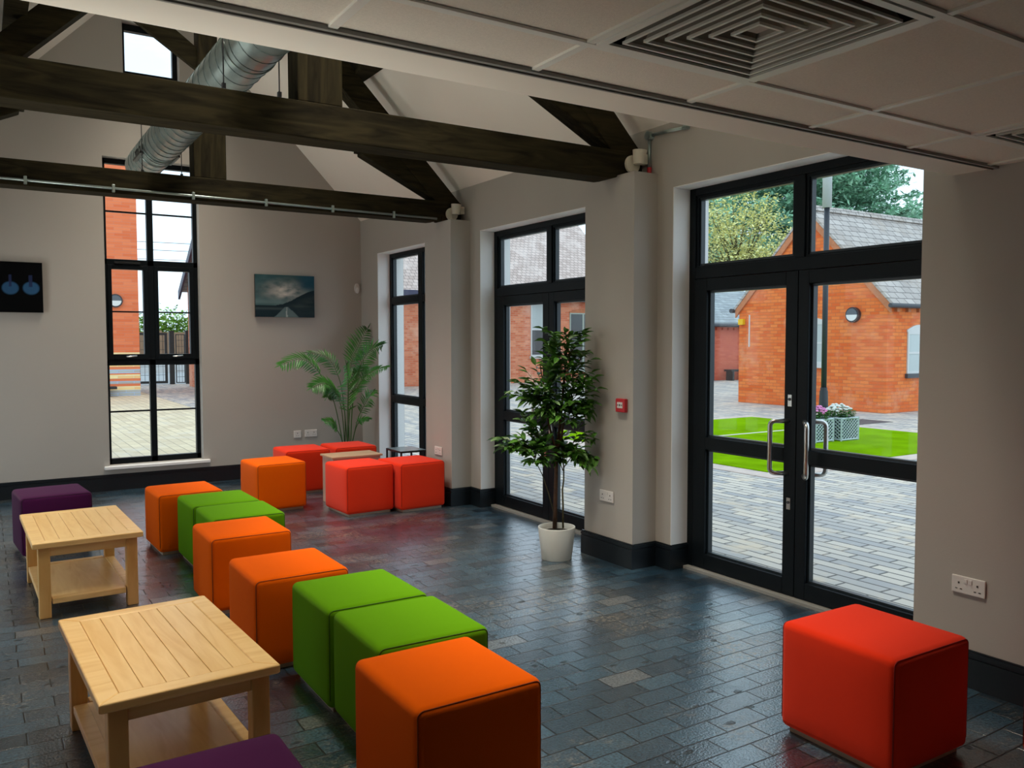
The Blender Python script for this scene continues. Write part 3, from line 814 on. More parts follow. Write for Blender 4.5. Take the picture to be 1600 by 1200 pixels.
# ================================================================ roof trusses
def truss(y0, zb, zt, label):
    y1 = y0 + 0.20
    root = thing('roof_truss', label, 'roof truss', (XMID, (y0 + y1) / 2, zb), group='old timber roof trusses')
    xl, xr = mirx(XP), XP
    b = MB()
    prof = [(xl + 0.005, zb), (xr - 0.10, zb), (xr - 0.045, zb + 0.01), (xr - 0.02, zb + 0.05), (xr - 0.012, PTOP + 0.004), (XW - 0.03, PTOP + 0.004), (XW - 0.03, zt), (xl - 0.18, zt), (xl - 0.18, PTOP + 0.004), (xl + 0.005, PTOP + 0.004)]
    b.prism(prof, 'y', y0, y1)
    b.build('tie_beam', M['beam'], root, bevel=0.012)
    MB().prism([(1.515, zt - 0.002), (1.775, zt - 0.002), (1.775, 3.62), (1.72, 3.72), (1.72, 5.35), (1.57, 5.35), (1.57, 3.72), (1.515, 3.62)], 'y', y0 + 0.01, y1 - 0.01).build('king_post', M['beamz'], root, bevel=0.008)
    for s in (1, -1):
        def q(x, z): return (XMID + s * (x - XMID), z)
        # principal rafter
        MB().prism([q(XW - 0.03, zt - 0.002), q(XW - 0.03, 2.955), q(1.80, 5.19), q(1.80, 4.88), q(3.74, zt - 0.002)], 'y', y0 + 0.02, y1 - 0.02).build('principal_rafter', M['beam'], root, bevel=0.008)
        # raking brace and the short post that stops it
        MB().prism([q(3.77, zt - 0.004), q(3.00, 3.315), q(3.00, 3.52), q(3.50, 3.30), q(3.72, 3.08)], 'y', y0 + 0.03, y1 - 0.03).build('raking_brace', M['beam'], root, bevel=0.008)
        MB().prism([q(2.965, 3.34), q(3.09, 3.34), q(3.09, 3.70), q(2.965, 3.80)], 'y', y0 + 0.03, y1 - 0.03).build('short_post', M['beamz'], root, bevel=0.006)
        # strut from king post to rafter
        MB().prism([q(1.715, 3.84), q(1.715, 4.02), q(2.30, 4.44), q(2.46, 4.33)], 'y', y0 + 0.07, y1 - 0.07).build('strut', M['beam'], root, bevel=0.006)
    return root
truss(4.57, 2.733, 2.932, 'nearer dark timber roof truss, its tie beam bare of conduit')
truss(7.23, 2.762, 2.955, 'farther dark timber roof truss with steel conduit clipped along it')
for s, w in ((1, 'right'), (-1, 'left')):
    xc = XMID + s * 1.36
    z = 4.00
    p = MB().prism([(xc - 0.075, z + 0.02), (xc + 0.075, z + 0.02), (xc + 0.075, roofz(xc + 0.075) - 0.006), (xc - 0.075, roofz(xc - 0.075) - 0.006)], 'y', 2.22, YF - 0.01)
    tag(p.build('roof_purlin', M['beam']), 'dark timber purlin under the %s roof slope' % w, 'roof beam', group='roof purlins')

# conduit on the farther beam
root = thing('conduit', 'thin galvanised conduit clipped along the farther tie beam', 'conduit', (0, 7.218, 2.8))
def cz(x): return 2.803 - (x - 0.151) * 0.0058
MB().tube([(-0.52, 7.2185, cz(-0.52)), (3.735, 7.2185, cz(3.735))], 0.010, 8).build('pipe', M['galv'], root, smooth=True)
for k in range(-1, 6):
    x = 0.311 + 0.595 * k
    MB().box(x - 0.011, x + 0.011, 7.207, 7.2295, cz(x) - 0.030, cz(x) + 0.030).build('saddle_clip', M['galv'], root, bevel=0.003)

# ventilation duct
root = thing('ventilation_duct', 'large round galvanised spiral duct hung under the vault', 'duct', (1.34, 2.3, 3.28))
DX, DZ, DR, DY1 = 1.352, 3.285, 0.150, 8.75
b = MB(); n = 40
ys_ = [2.205, DY1]
b.tube([(DX, y, DZ) for y in ys_], DR, n)
b.build('duct_tube', M['galv'], root, smooth=True)
pts = []
for k in range(0, 40 * 24 + 1):
    th = 2 * math.pi * k / 24
    y = 2.4 + (DY1 - 0.15 - 2.4) * k / (40 * 24)
    pts.append((DX + (DR + 0.001) * math.cos(th), y, DZ + (DR + 0.001) * math.sin(th)))
MB().tube(pts, 0.0035, 6).build('spiral_seam', M['seamline'], root, smooth=True)
for y in (3.95, 7.9):
    MB().tube([(DX + (DR + 0.002) * math.cos(a), y, DZ + (DR + 0.002) * math.sin(a)) for a in [2 * math.pi * i / 36 for i in range(36)]], 0.006, 6, closed=True).build('joint_band', M['galv'], root, smooth=True)
for y, zt_ in ((4.90, None), (7.71, 3.66)):
    zb_ = 3.045
    for s in (-1, 1):
        x = DX + s * (DR + 0.008)
        MB().tube([(x, y, zb_), (x, y, zt_ or roofz(x) - 0.004)], 0.004, 6).build('hanger_rod', M['lead'], root)
        MB().box(x - 0.010, x + 0.010, y - 0.012, y + 0.012, zb_ - 0.02, zb_ + 0.01).build('hanger_clip', M['lead'], root)
    if zt_: MB().box(DX - DR - 0.03, 1.575, y - 0.02, y + 0.02, zt_, zt_ + 0.04).box(1.575, 1.615, 7.432, y + 0.02, zt_, zt_ + 0.04).build('hanger_arm', M['lead'], root)
    MB().tube([(DX + (DR + 0.003) * math.cos(a), y, DZ + (DR + 0.003) * math.sin(a)) for a in [math.pi + math.pi * i / 20 for i in range(21)]], 0.005, 6).build('hanger_strap', M['galv'], root, smooth=True)
for s in (-1, 1):
    g = MB()
    for k in range(6):
        g.tube([(DX + s * DR * math.cos(R(20)) * 1.01, 7.85 + 0.05 * k, DZ - 0.05), (DX + s * DR * 1.02, 7.85 + 0.05 * k, DZ + 0.0)], 0.006, 5)
    g.box(DX + s * (DR - 0.02), DX + s * (DR + 0.012), 7.78, 8.18, DZ - 0.075, DZ - 0.055)
    g.build('side_grille', M['black'], root)

# ceiling diffusers
def diffuser(x0, y0, label):
    c = (x0 + 0.299, y0 + 0.3)
    root = thing('air_diffuser', label, 'air diffuser', (c[0], c[1], ZC), group='square ceiling air diffusers')
    hx = 0.283
    def ring(r0, z0, r1, z1, t=0.004):
        b = MB()
        v = []
        for r, z in ((r0, z0), (r1, z1), (r1 - t, z1 + t), (r0 - t, z0 + t)):
            v += [(c[0] - r, c[1] - r, z), (c[0] + r, c[1] - r, z), (c[0] + r, c[1] + r, z), (c[0] - r, c[1] + r, z)]
        f = []
        for k in range(4):
            for i in range(4):
                f.append((k * 4 + i, k * 4 + (i + 1) % 4, ((k + 1) % 4) * 4 + (i + 1) % 4, ((k + 1) % 4) * 4 + i))
        b.add(v, f); return b
    fr = MB()
    fr.box(c[0] - hx, c[0] + hx, c[1] - hx, c[1] - hx + 0.022, ZC - 0.003, ZC + 0.004).box(c[0] - hx, c[0] + hx, c[1] + hx - 0.022, c[1] + hx, ZC - 0.003, ZC + 0.004)
    fr.box(c[0] - hx, c[0] - hx + 0.022, c[1] - hx + 0.022, c[1] + hx - 0.022, ZC - 0.003, ZC + 0.004).box(c[0] + hx - 0.022, c[0] + hx, c[1] - hx + 0.022, c[1] + hx - 0.022, ZC - 0.003, ZC + 0.004)
    fr.build('frame', M['tee'], root)
    cv = MB()
    h = hx + 0.004
    cv.quad((c[0] - h, c[1] - h, ZC + 0.09), (c[0] + h, c[1] - h, ZC + 0.09), (c[0] + h, c[1] + h, ZC + 0.09), (c[0] - h, c[1] + h, ZC + 0.09))
    for i, (a, d) in enumerate((((-h, -h), (h, -h)), ((h, -h), (h, h)), ((h, h), (-h, h)), ((-h, h), (-h, -h)))):
        cv.quad((c[0] + a[0], c[1] + a[1], ZC + 0.004), (c[0] + d[0], c[1] + d[1], ZC + 0.004), (c[0] + d[0], c[1] + d[1], ZC + 0.09), (c[0] + a[0], c[1] + a[1], ZC + 0.09))
    cv.build('plenum', M['cavity'], root)
    for k in range(6):
        r = 0.236 - 0.038 * k
        o = ring(r - 0.002, ZC, r - 0.022, ZC + 0.045, 0.003).build('louvre', M['louvre'], root)
        lp = MB(); t = 0.0075
        lp.box(c[0] - r, c[0] + r, c[1] - r, c[1] - r + t, ZC - 0.005, ZC + 0.002).box(c[0] - r, c[0] + r, c[1] + r - t, c[1] + r, ZC - 0.005, ZC + 0.002)
        lp.box(c[0] - r, c[0] - r + t, c[1] - r + t, c[1] + r - t, ZC - 0.005, ZC + 0.002).box(c[0] + r - t, c[0] + r, c[1] - r + t, c[1] + r - t, ZC - 0.005, ZC + 0.002)
        lp.build('lip', M['tee'], o)
    MB().box(c[0] - 0.022, c[0] + 0.022, c[1] - 0.022, c[1] + 0.022, ZC + 0.006, ZC + 0.012).build('core_plate', M['louvre'], root)
    return root
diffuser(DIFF[0][0], DIFF[0][1], 'white square air diffuser of nested louvres in the near ceiling')
diffuser(DIFF[1][0], DIFF[1][1], 'white square air diffuser cut off by the right edge of the photo')

# ================================================================ fill panels added in the vault, out of view
def add_fill_panel(y0, y1, watts, label):
    root = thing('pendant_light', label, 'pendant light', (XMID, (y0 + y1) / 2, 5.10), group='warm pendant lights')
    MB().box(XMID - 0.42, XMID + 0.42, y0, y1, 5.10, 5.14).build('housing', M['tee'], root)
    for y in (y0 + 0.2, y1 - 0.2): MB().tube([(XMID, y, 5.14), (XMID, y, 5.585)], 0.004, 6).build('cable', M['lead'], root)
    ld = bpy.data.lights.new('pendant_lamp', 'AREA'); ld.shape = 'RECTANGLE'; ld.size = 0.84; ld.size_y = y1 - y0
    ld.energy = watts; ld.spread = R(74); ld.color = (1.0, 0.89, 0.74)
    o = bpy.data.objects.new('lamp', ld); COL.objects.link(o); o.parent = root; o.location = (0, 0, -0.004)
add_fill_panel(2.55, 4.15, 50, 'warm pendant light over the nearer coffee table')
add_fill_panel(5.10, 6.85, 42, 'warm pendant light over the farther coffee table')
add_fill_panel(7.75, 9.40, 34, 'warm pendant light over the corner group')

# ================================================================ wall fittings
def floodlight(y, zc, label):
    root = thing('wall_light', label, 'wall light', (XP + 0.10, y, PTOP), group='small cream lights on the piers')
    cx = XP + 0.085
    MB().tube([(cx - 0.012, y + 0.035, zc - 0.055), (cx - 0.012, y + 0.055, zc - 0.055)], 0.062, 24).build('back_disc', M['cream_plastic'], root)
    MB().tube([(cx + 0.004, y - 0.005, zc - 0.060), (cx + 0.008, y - 0.01, zc + 0.035)], 0.043, 20, radii=[0.038, 0.050]).build('lamp_head', M['cream_plastic'], root, smooth=False)
    MB().box(cx + 0.066, cx + 0.112, y + 0.01, y + 0.055, zc - 0.05, zc + 0.022).build('junction_box', M['cream_plastic'], root, bevel=0.004)
    MB().tube([(cx + 0.03, y + 0.02, zc - 0.045), (cx + 0.07, y + 0.03, zc - 0.03)], 0.012, 8).build('bracket', M['cream_plastic'], root)
    MB().tube([(cx - 0.012, y + 0.042, PTOP + 0.001), (cx - 0.012, y + 0.042, zc - 0.055)], 0.008, 8).build('stem', M['cream_plastic'], root)
floodlight(4.50, 2.895, 'cream light on the pier under the nearer beam end')
floodlight(7.165, 2.890, 'cream light on the pier under the farther beam end')

root = thing('conduit', 'short galvanised conduit rising from the nearer pier and turning along the wall', 'conduit', (XW - 0.02, 4.51, PTOP))
MB().tube([(XW - 0.022, 4.505, PTOP + 0.05), (XW - 0.022, 4.505, 3.03)], 0.012, 10).build('riser', M['galv'], root, smooth=True)
MB().tube([(XW - 0.001, 4.505, 3.045), (XW - 0.045, 4.505, 3.045)], 0.030, 18).build('junction_box', M['galv'], root)
MB().tube([(XW - 0.022, 4.49, 3.048), (XW - 0.022, 4.17, 3.030)], 0.0125, 10).build('branch_pipe', M['galv'], root, smooth=True)
MB().tube([(XW - 0.022, 4.165, 3.030), (XW - 0.022, 4.125, 3.024)], 0.017, 10).build('end_coupling', M['galv'], root)
MB().tube([(XW - 0.022, 4.505, PTOP + 0.001), (XW - 0.022, 4.505, PTOP + 0.055)], 0.016, 10).build('gland', M['redplastic'], root)

root = thing('fire_alarm_call_point', 'red fire alarm call point on the nearer pier', 'fire alarm', (XP, 4.542, 1.147))
MB().box(XP - 0.032, XP - 0.0005, 4.492, 4.592, 1.100, 1.196).build('housing', M['redplastic'], root, bevel=0.006)
MB().box(XP - 0.034, XP - 0.031, 4.513, 4.571, 1.130, 1.172).build('glass_plate', M['white_plastic'], root)
d = MB().box(XP - 0.0355, XP - 0.0335, 4.536, 4.548, 1.144, 1.158)
d.box(XP - 0.0355, XP - 0.0335, 4.517, 4.527, 1.147, 1.155).box(XP - 0.0355, XP - 0.0335, 4.557, 4.567, 1.147, 1.155)
d.build('press_mark', M['socket_hole'], root)

def socket_x(y, z, label, w=0.155):
    root = thing('double_socket', label, 'electrical socket', (XP, y, z), group='white double sockets')
    MB().box(XP - 0.011, XP - 0.0005, y - w / 2, y + w / 2, z - 0.041, z + 0.041).build('faceplate', M['white_plastic'], root, bevel=0.004)
    for s in (-1, 1):
        c = y + s * 0.043
        MB().box(XP - 0.0125, XP - 0.0105, c - 0.004, c + 0.004, z + 0.004, z + 0.013).build('pin_hole', M['socket_hole'], root)
        for k in (-1, 1): MB().box(XP - 0.0125, XP - 0.0105, c + k * 0.011 - 0.005, c + k * 0.011 + 0.005, z - 0.021, z - 0.017).build('pin_hole', M['socket_hole'], root)
    for s in (-1, 1):
        MB().box(XP - 0.0145, XP - 0.0105, y + s * 0.011 - 0.007, y + s * 0.011 + 0.007, z + 0.012, z + 0.030).build('switch', M['white_plastic'], root)
socket_x(4.716, 0.475, 'white double socket on the nearer pier beside the ficus')
socket_x(2.074, 0.469, 'white double socket on the right wall above the dark red pouffe')
socket_x(7.367, 0.515, 'white double socket on the farther pier behind a red pouffe')
def plate_y(x0, x1, z, label, name, cat):
    root = thing(name, label, cat, ((x0 + x1) / 2, YF, z))
    MB().box(x0, x1, YF - 0.011, YF - 0.0005, z - 0.043, z + 0.043).build('faceplate', M['white_plastic'], root, bevel=0.004)
    n = 1 if x1 - x0 < 0.11 else 2
    for k in range(n):
        c = x0 + (x1 - x0) * (k + 0.5) / n
        MB().box(c - 0.004, c + 0.004, YF - 0.0125, YF - 0.0105, z + 0.006, z + 0.016).build('pin_hole', M['socket_hole'], root)
        for s in (-1, 1): MB().box(c + s * 0.012 - 0.005, c + s * 0.012 + 0.005, YF - 0.0125, YF - 0.0105, z - 0.02, z - 0.016).build('pin_hole', M['socket_hole'], root)
plate_y(3.150, 3.240, 0.485, 'white single outlet plate on the gable wall left of the palm', 'single_outlet', 'electrical socket')
plate_y(3.285, 3.440, 0.487, 'white double socket on the gable wall just left of the palm', 'double_socket', 'electrical socket')

root = thing('motion_sensor', 'small white oval motion sensor in the far corner', 'sensor', (3.97, YF, 2.265))
MB().tube([(3.975, YF - 0.001, 2.265), (3.975, YF - 0.03, 2.265)], 0.035, 20).build('housing', M['white_plastic'], root)
MB().tube([(3.975, YF - 0.029, 2.25), (3.975, YF - 0.04, 2.25)], 0.022, 16).build('lens', M['reveal'], root)
for ch in root.children: ch.scale = (0.85, 1, 1.75)

# canvas prints
def canvas(x0, x1, z0, z1, fn, label, nx, nz):
    root = thing('canvas_print', label, 'picture', ((x0 + x1) / 2, YF, (z0 + z1) / 2), group='canvas prints on the gable wall')
    MB().box(x0, x1, YF - 0.034, YF - 0.0008, z0, z1).build('stretcher', M['black'], root)
    b = MB(); cols = []
    for j in range(nz + 1):
        for i in range(nx + 1):
            b.v.append((x0 + (x1 - x0) * i / nx, YF - 0.0348, z0 + (z1 - z0) * j / nz))
            cols.append(fn(i / nx, j / nz))
    for j in range(nz):
        for i in range(nx):
            k = j * (nx + 1) + i
            b.f.append((k, k + 1, k + nx + 2, k + nx + 1))
    o = b.build('print', colour_attr_mat('canvas_print_ink'), root)
    at = o.data.color_attributes.new('print_colour', 'FLOAT_COLOR', 'POINT')
    for i, c in enumerate(cols): at.data[i].color = (*c, 1)
def sm(a, b, x):
    t = max(0, min(1, (x - a) / (b - a))); return t * t * (3 - 2 * t)
def lerp(a, b, t): return tuple(p + (q - p) * t for p, q in zip(a, b))
from mathutils import noise as mn
def art_road(u, v):
    def nz(s, ox): return 0.5 + 0.5 * mn.fractal(Vector((u * s + ox, v * s * 1.6, 0.3)), 1.0, 2.0, 5)
    n = nz(4, 2)
    c = lerp((0.018, 0.070, 0.080), (0.070, 0.150, 0.165), n)
    glow = math.exp(-(((u - 0.50) / 0.30) ** 2 + ((v - 0.62) / 0.20) ** 2))
    c = lerp(c, (0.62, 0.58, 0.53), min(1, glow * (0.15 + 1.2 * nz(7, 9)) * 0.95))
    tr = sm(0.62, 0.85, u) * sm(0.60, 0.75, v)
    c = lerp(c, (0.016, 0.075, 0.120), tr * 0.8)
    c = lerp(c, (0.16, 0.25, 0.26), 0.7 * math.exp(-((v - 0.36) / 0.07) ** 2) * (1 - sm(0.35, 0.6, u)))
    ridge = 0.27 + 0.40 * sm(0.30, 1.08, u) + 0.02 * mn.noise(Vector((u * 9, 1, 1)))
    if v < ridge: c = lerp((0.016, 0.032, 0.042), (0.055, 0.080, 0.080), sm(0.0, 0.25, ridge - v) * nz(5, 4))
    left = 0.27 + 0.01 * mn.noise(Vector((u * 8, 3, 1)))
    if v < left and u < 0.5: c = lerp((0.014, 0.028, 0.036), (0.11, 0.15, 0.15), math.exp(-((v - 0.20) / 0.025) ** 2))
    if v < 0.25:
        c = lerp(c, (0.018, 0.036, 0.048), 0.6)
        t = (0.25 - v) / 0.25
        if abs(u - 0.52) < 0.02 + 0.19 * t: c = (0.12, 0.18, 0.19)
        if abs(u - 0.52) < 0.004 + 0.012 * t: c = (0.36, 0.42, 0.41)
    return c
def art_glow(u, v):
    c = (0.0015, 0.002, 0.0025)
    for cx, cy, a in ((0.855, 0.505, 1.0), (0.60, 0.50, 0.9), (0.30, 0.50, 0.9)):
        e = ((u - cx) / 0.105) ** 2 + ((v - cy + 0.02) / 0.13) ** 2
        c = lerp(c, (0.030, 0.095, 0.200), a * (1 - sm(0.7, 1.15, e)))
        if abs(u - cx) < 0.022 and 0.50 < v < 0.74: c = lerp(c, (0.020, 0.030, 0.085), 0.9)
    return c
canvas(2.71, 3.42, 1.893, 2.390, art_road, 'canvas print of a road under stormy hills', 90, 64)
canvas(-0.165, 0.55, 1.903, 2.412, art_glow, 'almost black canvas print with glowing blue shapes, cut by the left edge', 90, 64)

# ================================================================ pouffes
PW, PD, PH = 0.48, 0.515, 0.458
def rounded_box(w, d, z0, z1, r, bulge, nseg=4, ng=6):
    """soft cushion block: box with rounded edges and slightly bulging faces"""
    def axis(h):
        out = [-h + r * (1 - math.cos(math.pi / 2 * k / nseg)) for k in range(nseg)]
        inner = [-h + r + (2 * h - 2 * r) * k / ng for k in range(ng + 1)]
        return out + inner + [-q for q in reversed(out)]
    hz = (z1 - z0) / 2; zc = (z0 + z1) / 2
    A = {'x': axis(w / 2), 'y': axis(d / 2), 'z': axis(hz)}
    H = {'x': w / 2, 'y': d / 2, 'z': hz}
    mb = MB(); idx = {}
    def key(p): return tuple(round(c, 5) for c in p)
    def put(p):
        q = []
        core = [max(-(h - r), min(h - r, c)) for c, h in zip(p, (w / 2, d / 2, hz))]
        dv = [c - k for c, k in zip(p, core)]
        L_ = math.sqrt(sum(c * c for c in dv))
        if L_ > 1e-9: q = [k + c / L_ * r for k, c in zip(core, dv)]
        else: q = list(p)
        nx, ny, nz_ = (p[0] / (w / 2), p[1] / (d / 2), p[2] / hz)
        bx = bulge * (1 - ny * ny) * (1 - nz_ * nz_); by = bulge * (1 - nx * nx) * (1 - nz_ * nz_); bz = bulge * (1 - nx * nx) * (1 - ny * ny)
        q[0] += bx * (1 if abs(nx) > 0.999 else 0) * (1 if nx > 0 else -1)
        q[1] += by * (1 if abs(ny) > 0.999 else 0) * (1 if ny > 0 else -1)
        q[2] += bz * (1 if abs(nz_) > 0.999 else 0) * (1 if nz_ > 0 else 0)
        k = key(p)
        if k not in idx: idx[k] = len(mb.v); mb.v.append((q[0], q[1], q[2] + zc))
        return idx[k]
    for ax, (b, c) in (('x', 'yz'), ('y', 'xz'), ('z', 'xy')):
        for sgn in (-1, 1):
            U, V = A[b], A[c]
            for i in range(len(U) - 1):
                for j in range(len(V) - 1):
                    def pt(u, v):
                        p = {ax: sgn * H[ax], b: u, c: v}; return (p['x'], p['y'], p['z'])
                    f = [put(pt(U[i], V[j])), put(pt(U[i + 1], V[j])), put(pt(U[i + 1], V[j + 1])), put(pt(U[i], V[j + 1]))]
                    flip = (sgn < 0) if ax in ('x', 'z') else (sgn > 0)
                    mb.f.append(tuple(reversed(f)) if flip else tuple(f))
    return mb
def make_pouffe(colour, stitch, first):
    root = thing('cube_pouffe', None, None, (0, 0, 0), local=True)
    rounded_box(PW, PD, 0.022, PH, 0.030, 0.006).build('upholstery', M[colour], root, smooth=True)
    MB().box(-PW / 2 + 0.03, PW / 2 - 0.03, -PD / 2 + 0.03, PD / 2 - 0.03, 0, 0.024).build('plinth', M['plinth'], root)
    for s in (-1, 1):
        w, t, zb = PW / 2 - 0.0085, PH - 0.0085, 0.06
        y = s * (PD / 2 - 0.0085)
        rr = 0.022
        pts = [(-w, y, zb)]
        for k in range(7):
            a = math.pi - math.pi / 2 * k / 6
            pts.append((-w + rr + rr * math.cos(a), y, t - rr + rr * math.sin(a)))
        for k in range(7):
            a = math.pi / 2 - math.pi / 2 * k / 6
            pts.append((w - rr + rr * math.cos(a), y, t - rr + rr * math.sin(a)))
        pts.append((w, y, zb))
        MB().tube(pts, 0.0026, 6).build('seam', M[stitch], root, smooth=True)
    return root
POUFFES = {
    'orange': [
        (1.340, 2.545, 0.3, 'orange cube pouffe nearest the camera, in front of two green ones'),
        (1.308, 4.230, 0.0, 'orange cube pouffe directly behind the nearer green pair'),
        (1.327, 5.220, 0.1, 'orange cube pouffe directly in front of the farther green pair'),
        (1.309, 6.870, 2.0, 'orange cube pouffe behind the farther green pair, nearest the tall window'),
        (2.350, 8.010, 3.0, 'orange cube pouffe standing alone beside the red corner group')],
    'green': [
        (1.458, 3.090, -1.2, 'lime green cube pouffe touching the nearest orange one'),
        (1.452, 3.622, -0.3, 'lime green cube pouffe, rear one of the nearer green pair'),
        (1.460, 5.770, 0.0, 'lime green cube pouffe, front one of the farther green pair'),
        (1.442, 6.300, 0.8, 'lime green cube pouffe, rear one of the farther green pair')],
    'red': [
        (2.965, 1.985, -1.0, 'dark red cube pouffe standing alone in front of the nearest glass door'),
        (2.990, 7.410, 3.0, 'red cube pouffe at the front of the corner group, before the beech box'),
        (3.490, 7.330, 3.0, 'red cube pouffe against the farther pier, right of its twin'),
        (2.888, 8.794, -1.0, 'red cube pouffe at the back, partly behind the orange one and beech box'),
        (3.425, 8.800, 0.0, 'red cube pouffe at the foot of the palm in the corner'),
        (3.548, 1.330, 0.0, 'red cube pouffe cut off by the right edge of the photo')],
    'purple': [
        (0.426, 7.300, 5.0, 'purple cube pouffe standing behind the farther coffee table'),
        (0.470, 2.150, 0.0, 'purple cube pouffe at the bottom edge, in front of the nearer coffee table')]}
for c, lst in POUFFES.items():
    proto = make_pouffe(c, 'stitch_' + c[0], True)
    for i, (x, y, a, lab) in enumerate(lst):
        o = proto if i == 0 else copy_tree(proto)
        o.location = (x, y, 0); o.rotation_euler = (0, 0, R(a))
        tag(o, lab, 'pouffe', 'cube pouffes')

# ================================================================ coffee tables
def make_table():
    root = thing('coffee_table', None, None, local=True)
    W_, D_, H_ = 0.59, 1.0, 0.45
    w, d = W_ / 2, D_ / 2
    t = MB(); fb = 0.072
    zt0, zt1 = H_ - 0.034, H_
    t.prism([(-w, -d), (w, -d), (w - fb, -d + fb), (-w + fb, -d + fb)], 'z', zt0, zt1)
    t.prism([(w, d), (-w, d), (-w + fb, d - fb), (w - fb, d - fb)], 'z', zt0, zt1)
    t.prism([(-w, d), (-w, -d), (-w + fb, -d + fb), (-w + fb, d - fb)], 'z', zt0, zt1)
    t.prism([(w, -d), (w, d), (w - fb, d - fb), (w - fb, -d + fb)], 'z', zt0, zt1)
    t.build('top_frame', M['pinex'], root, bevel=0.006, seg=3)
    p = MB(); n = 6; iw = (W_ - 2 * fb)
    for k in range(n):
        a = -w + fb + iw * k / n
        p.box(a + 0.0008, a + iw / n - 0.0008, -d + fb + 0.0008, d - fb - 0.0008, zt0 + 0.004, zt1 - 0.0012)
    p.build('top_boards', M['pine'], root, bevel=0.0018, seg=2)
    lw = 0.062; ins = 0.030
    for sx in (-1, 1):
        for sy in (-1, 1):
            x = sx * (w - ins); y = sy * (d - ins)
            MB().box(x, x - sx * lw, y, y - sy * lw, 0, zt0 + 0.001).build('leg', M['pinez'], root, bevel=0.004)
    for sy in (-1, 1):
        y = sy * (d - ins - 0.012)
        MB().box(-w + ins + lw, w - ins - lw, y, y - sy * 0.022, zt0 - 0.056, zt0 + 0.001).build('apron', M['pinex'], root, bevel=0.003)
    for sx in (-1, 1):
        x = sx * (w - ins - 0.012)
        MB().box(x, x - sx * 0.022, -d + ins + lw, d - ins - lw, zt0 - 0.056, zt0 + 0.001).build('apron', M['pine'], root, bevel=0.003)
    s = MB()
    zs0, zs1 = 0.078, 0.112
    sw, sd = w - ins - 0.006, d - ins - 0.006
    s.box(-sw + lw, sw - lw, -sd, -sd + 0.055, zs0, zs1).box(-sw + lw, sw - lw, sd - 0.055, sd, zs0, zs1)
    s.box(-sw, -sw + 0.055, -sd + lw, sd - lw, zs0, zs1).box(sw - 0.055, sw, -sd + lw, sd - lw, zs0, zs1)
    s.build('shelf_frame', M['pinex'], root, bevel=0.004)
    MB().box(-sw + 0.055, sw - 0.055, -sd + 0.055, sd - 0.055, zs0 + 0.006, zs1 - 0.004).build('shelf_panel', M['pine'], root)
    return root
t1 = make_table()
t1.location = (0.553, 3.40, 0); t1.rotation_euler = (0, 0, R(2.6))
tag(t1, 'nearer pine coffee table with a lower shelf', 'coffee table', 'pine coffee tables')
t2 = copy_tree(t1)
t2.location = (0.492, 5.935, 0); t2.rotation_euler = (0, 0, R(1.6))
tag(t2, 'farther pine coffee table in front of the purple pouffe', 'coffee table', 'pine coffee tables')

# beech box unit and black side table
def beech_box(x0, x1, y0, y1, h, label):
    root = thing('beech_box', label, 'storage box', ((x0 + x1) / 2, (y0 + y1) / 2, 0), group='beech box units')
    b = MB().box(x0 + 0.018, x1 - 0.018, y0 + 0.018, y1 - 0.018, 0.0, h - 0.018)
    b.build('carcass', M['palepanel'], root, bevel=0.002)
    MB().box(x0, x1, y0, y1, h - 0.018, h).build('lid', M['beech'], root, bevel=0.002)
    MB().box(x0 + 0.03, x0 + 0.09, y0 + 0.0172, y0 + 0.019, h - 0.064, h - 0.057).build('finger_slot', M['socket_hole'], root)
beech_box(2.84, 3.37, 7.72, 8.06, 0.478, 'low beech box with a wooden lid between the red pouffes')
beech_box(2.605, 3.13, 0.86, 1.235, 0.470, 'corner of a low beech box at the bottom right edge')
root = thing('side_table', 'small black metal side table in front of the narrow window', 'side table', (3.76, 7.97, 0))
tx0, tx1, ty0, ty1, th = 3.60, 3.90, 7.79, 8.16, 0.474
MB().box(tx0 + 0.006, tx1 - 0.006, ty0 + 0.006, ty1 - 0.006, th - 0.006, th).build('table_top', M['slate_top'], root)
fr = MB()
for y in (ty0, ty1 - 0.016): fr.box(tx0, tx1, y, y + 0.016, th - 0.02, th - 0.003)
for x in (tx0, tx1 - 0.016): fr.box(x, x + 0.016, ty0 + 0.016, ty1 - 0.016, th - 0.02, th - 0.003)
fr.build('top_rail', M['black'], root)
for x in (tx0, tx1 - 0.016):
    for y in (ty0, ty1 - 0.016):
        MB().box(x, x + 0.016, y, y + 0.016, 0, th - 0.02).build('leg', M['black'], root)

# ================================================================ indoor plants
def leaf(mb, p, d, up, L_, w, fold=0.25, curl=0.15):
    """pointed leaf: base p, direction d"""
    d = d.normalized(); s = d.cross(up)
    if s.length < 1e-4: s = d.cross(Vector((1, 0, 0)))
    s.normalize(); n = s.cross(d).normalized()
    prof = ((0.0, 0.08), (0.22, 0.75), (0.45, 1.0), (0.72, 0.68), (1.0, 0.0))
    mid = []; lf = []; rt = []
    for t, k in prof:
        c = p + d * (L_ * t) - n * (curl * L_ * t * t)
        mid.append(c); off = n * (fold * w * k)
        lf.append(c + s * (w * 0.5 * k) + off); rt.append(c - s * (w * 0.5 * k) + off)
    v = []
    for i in range(5): v += [lf[i], mid[i], rt[i]]
    f = []
    for i in range(4):
        a, b = i * 3, i * 3 + 3
        f += [(a, a + 1, b + 1, b), (a + 1, a + 2, b + 2, b + 1)]
    mb.add(v, f)

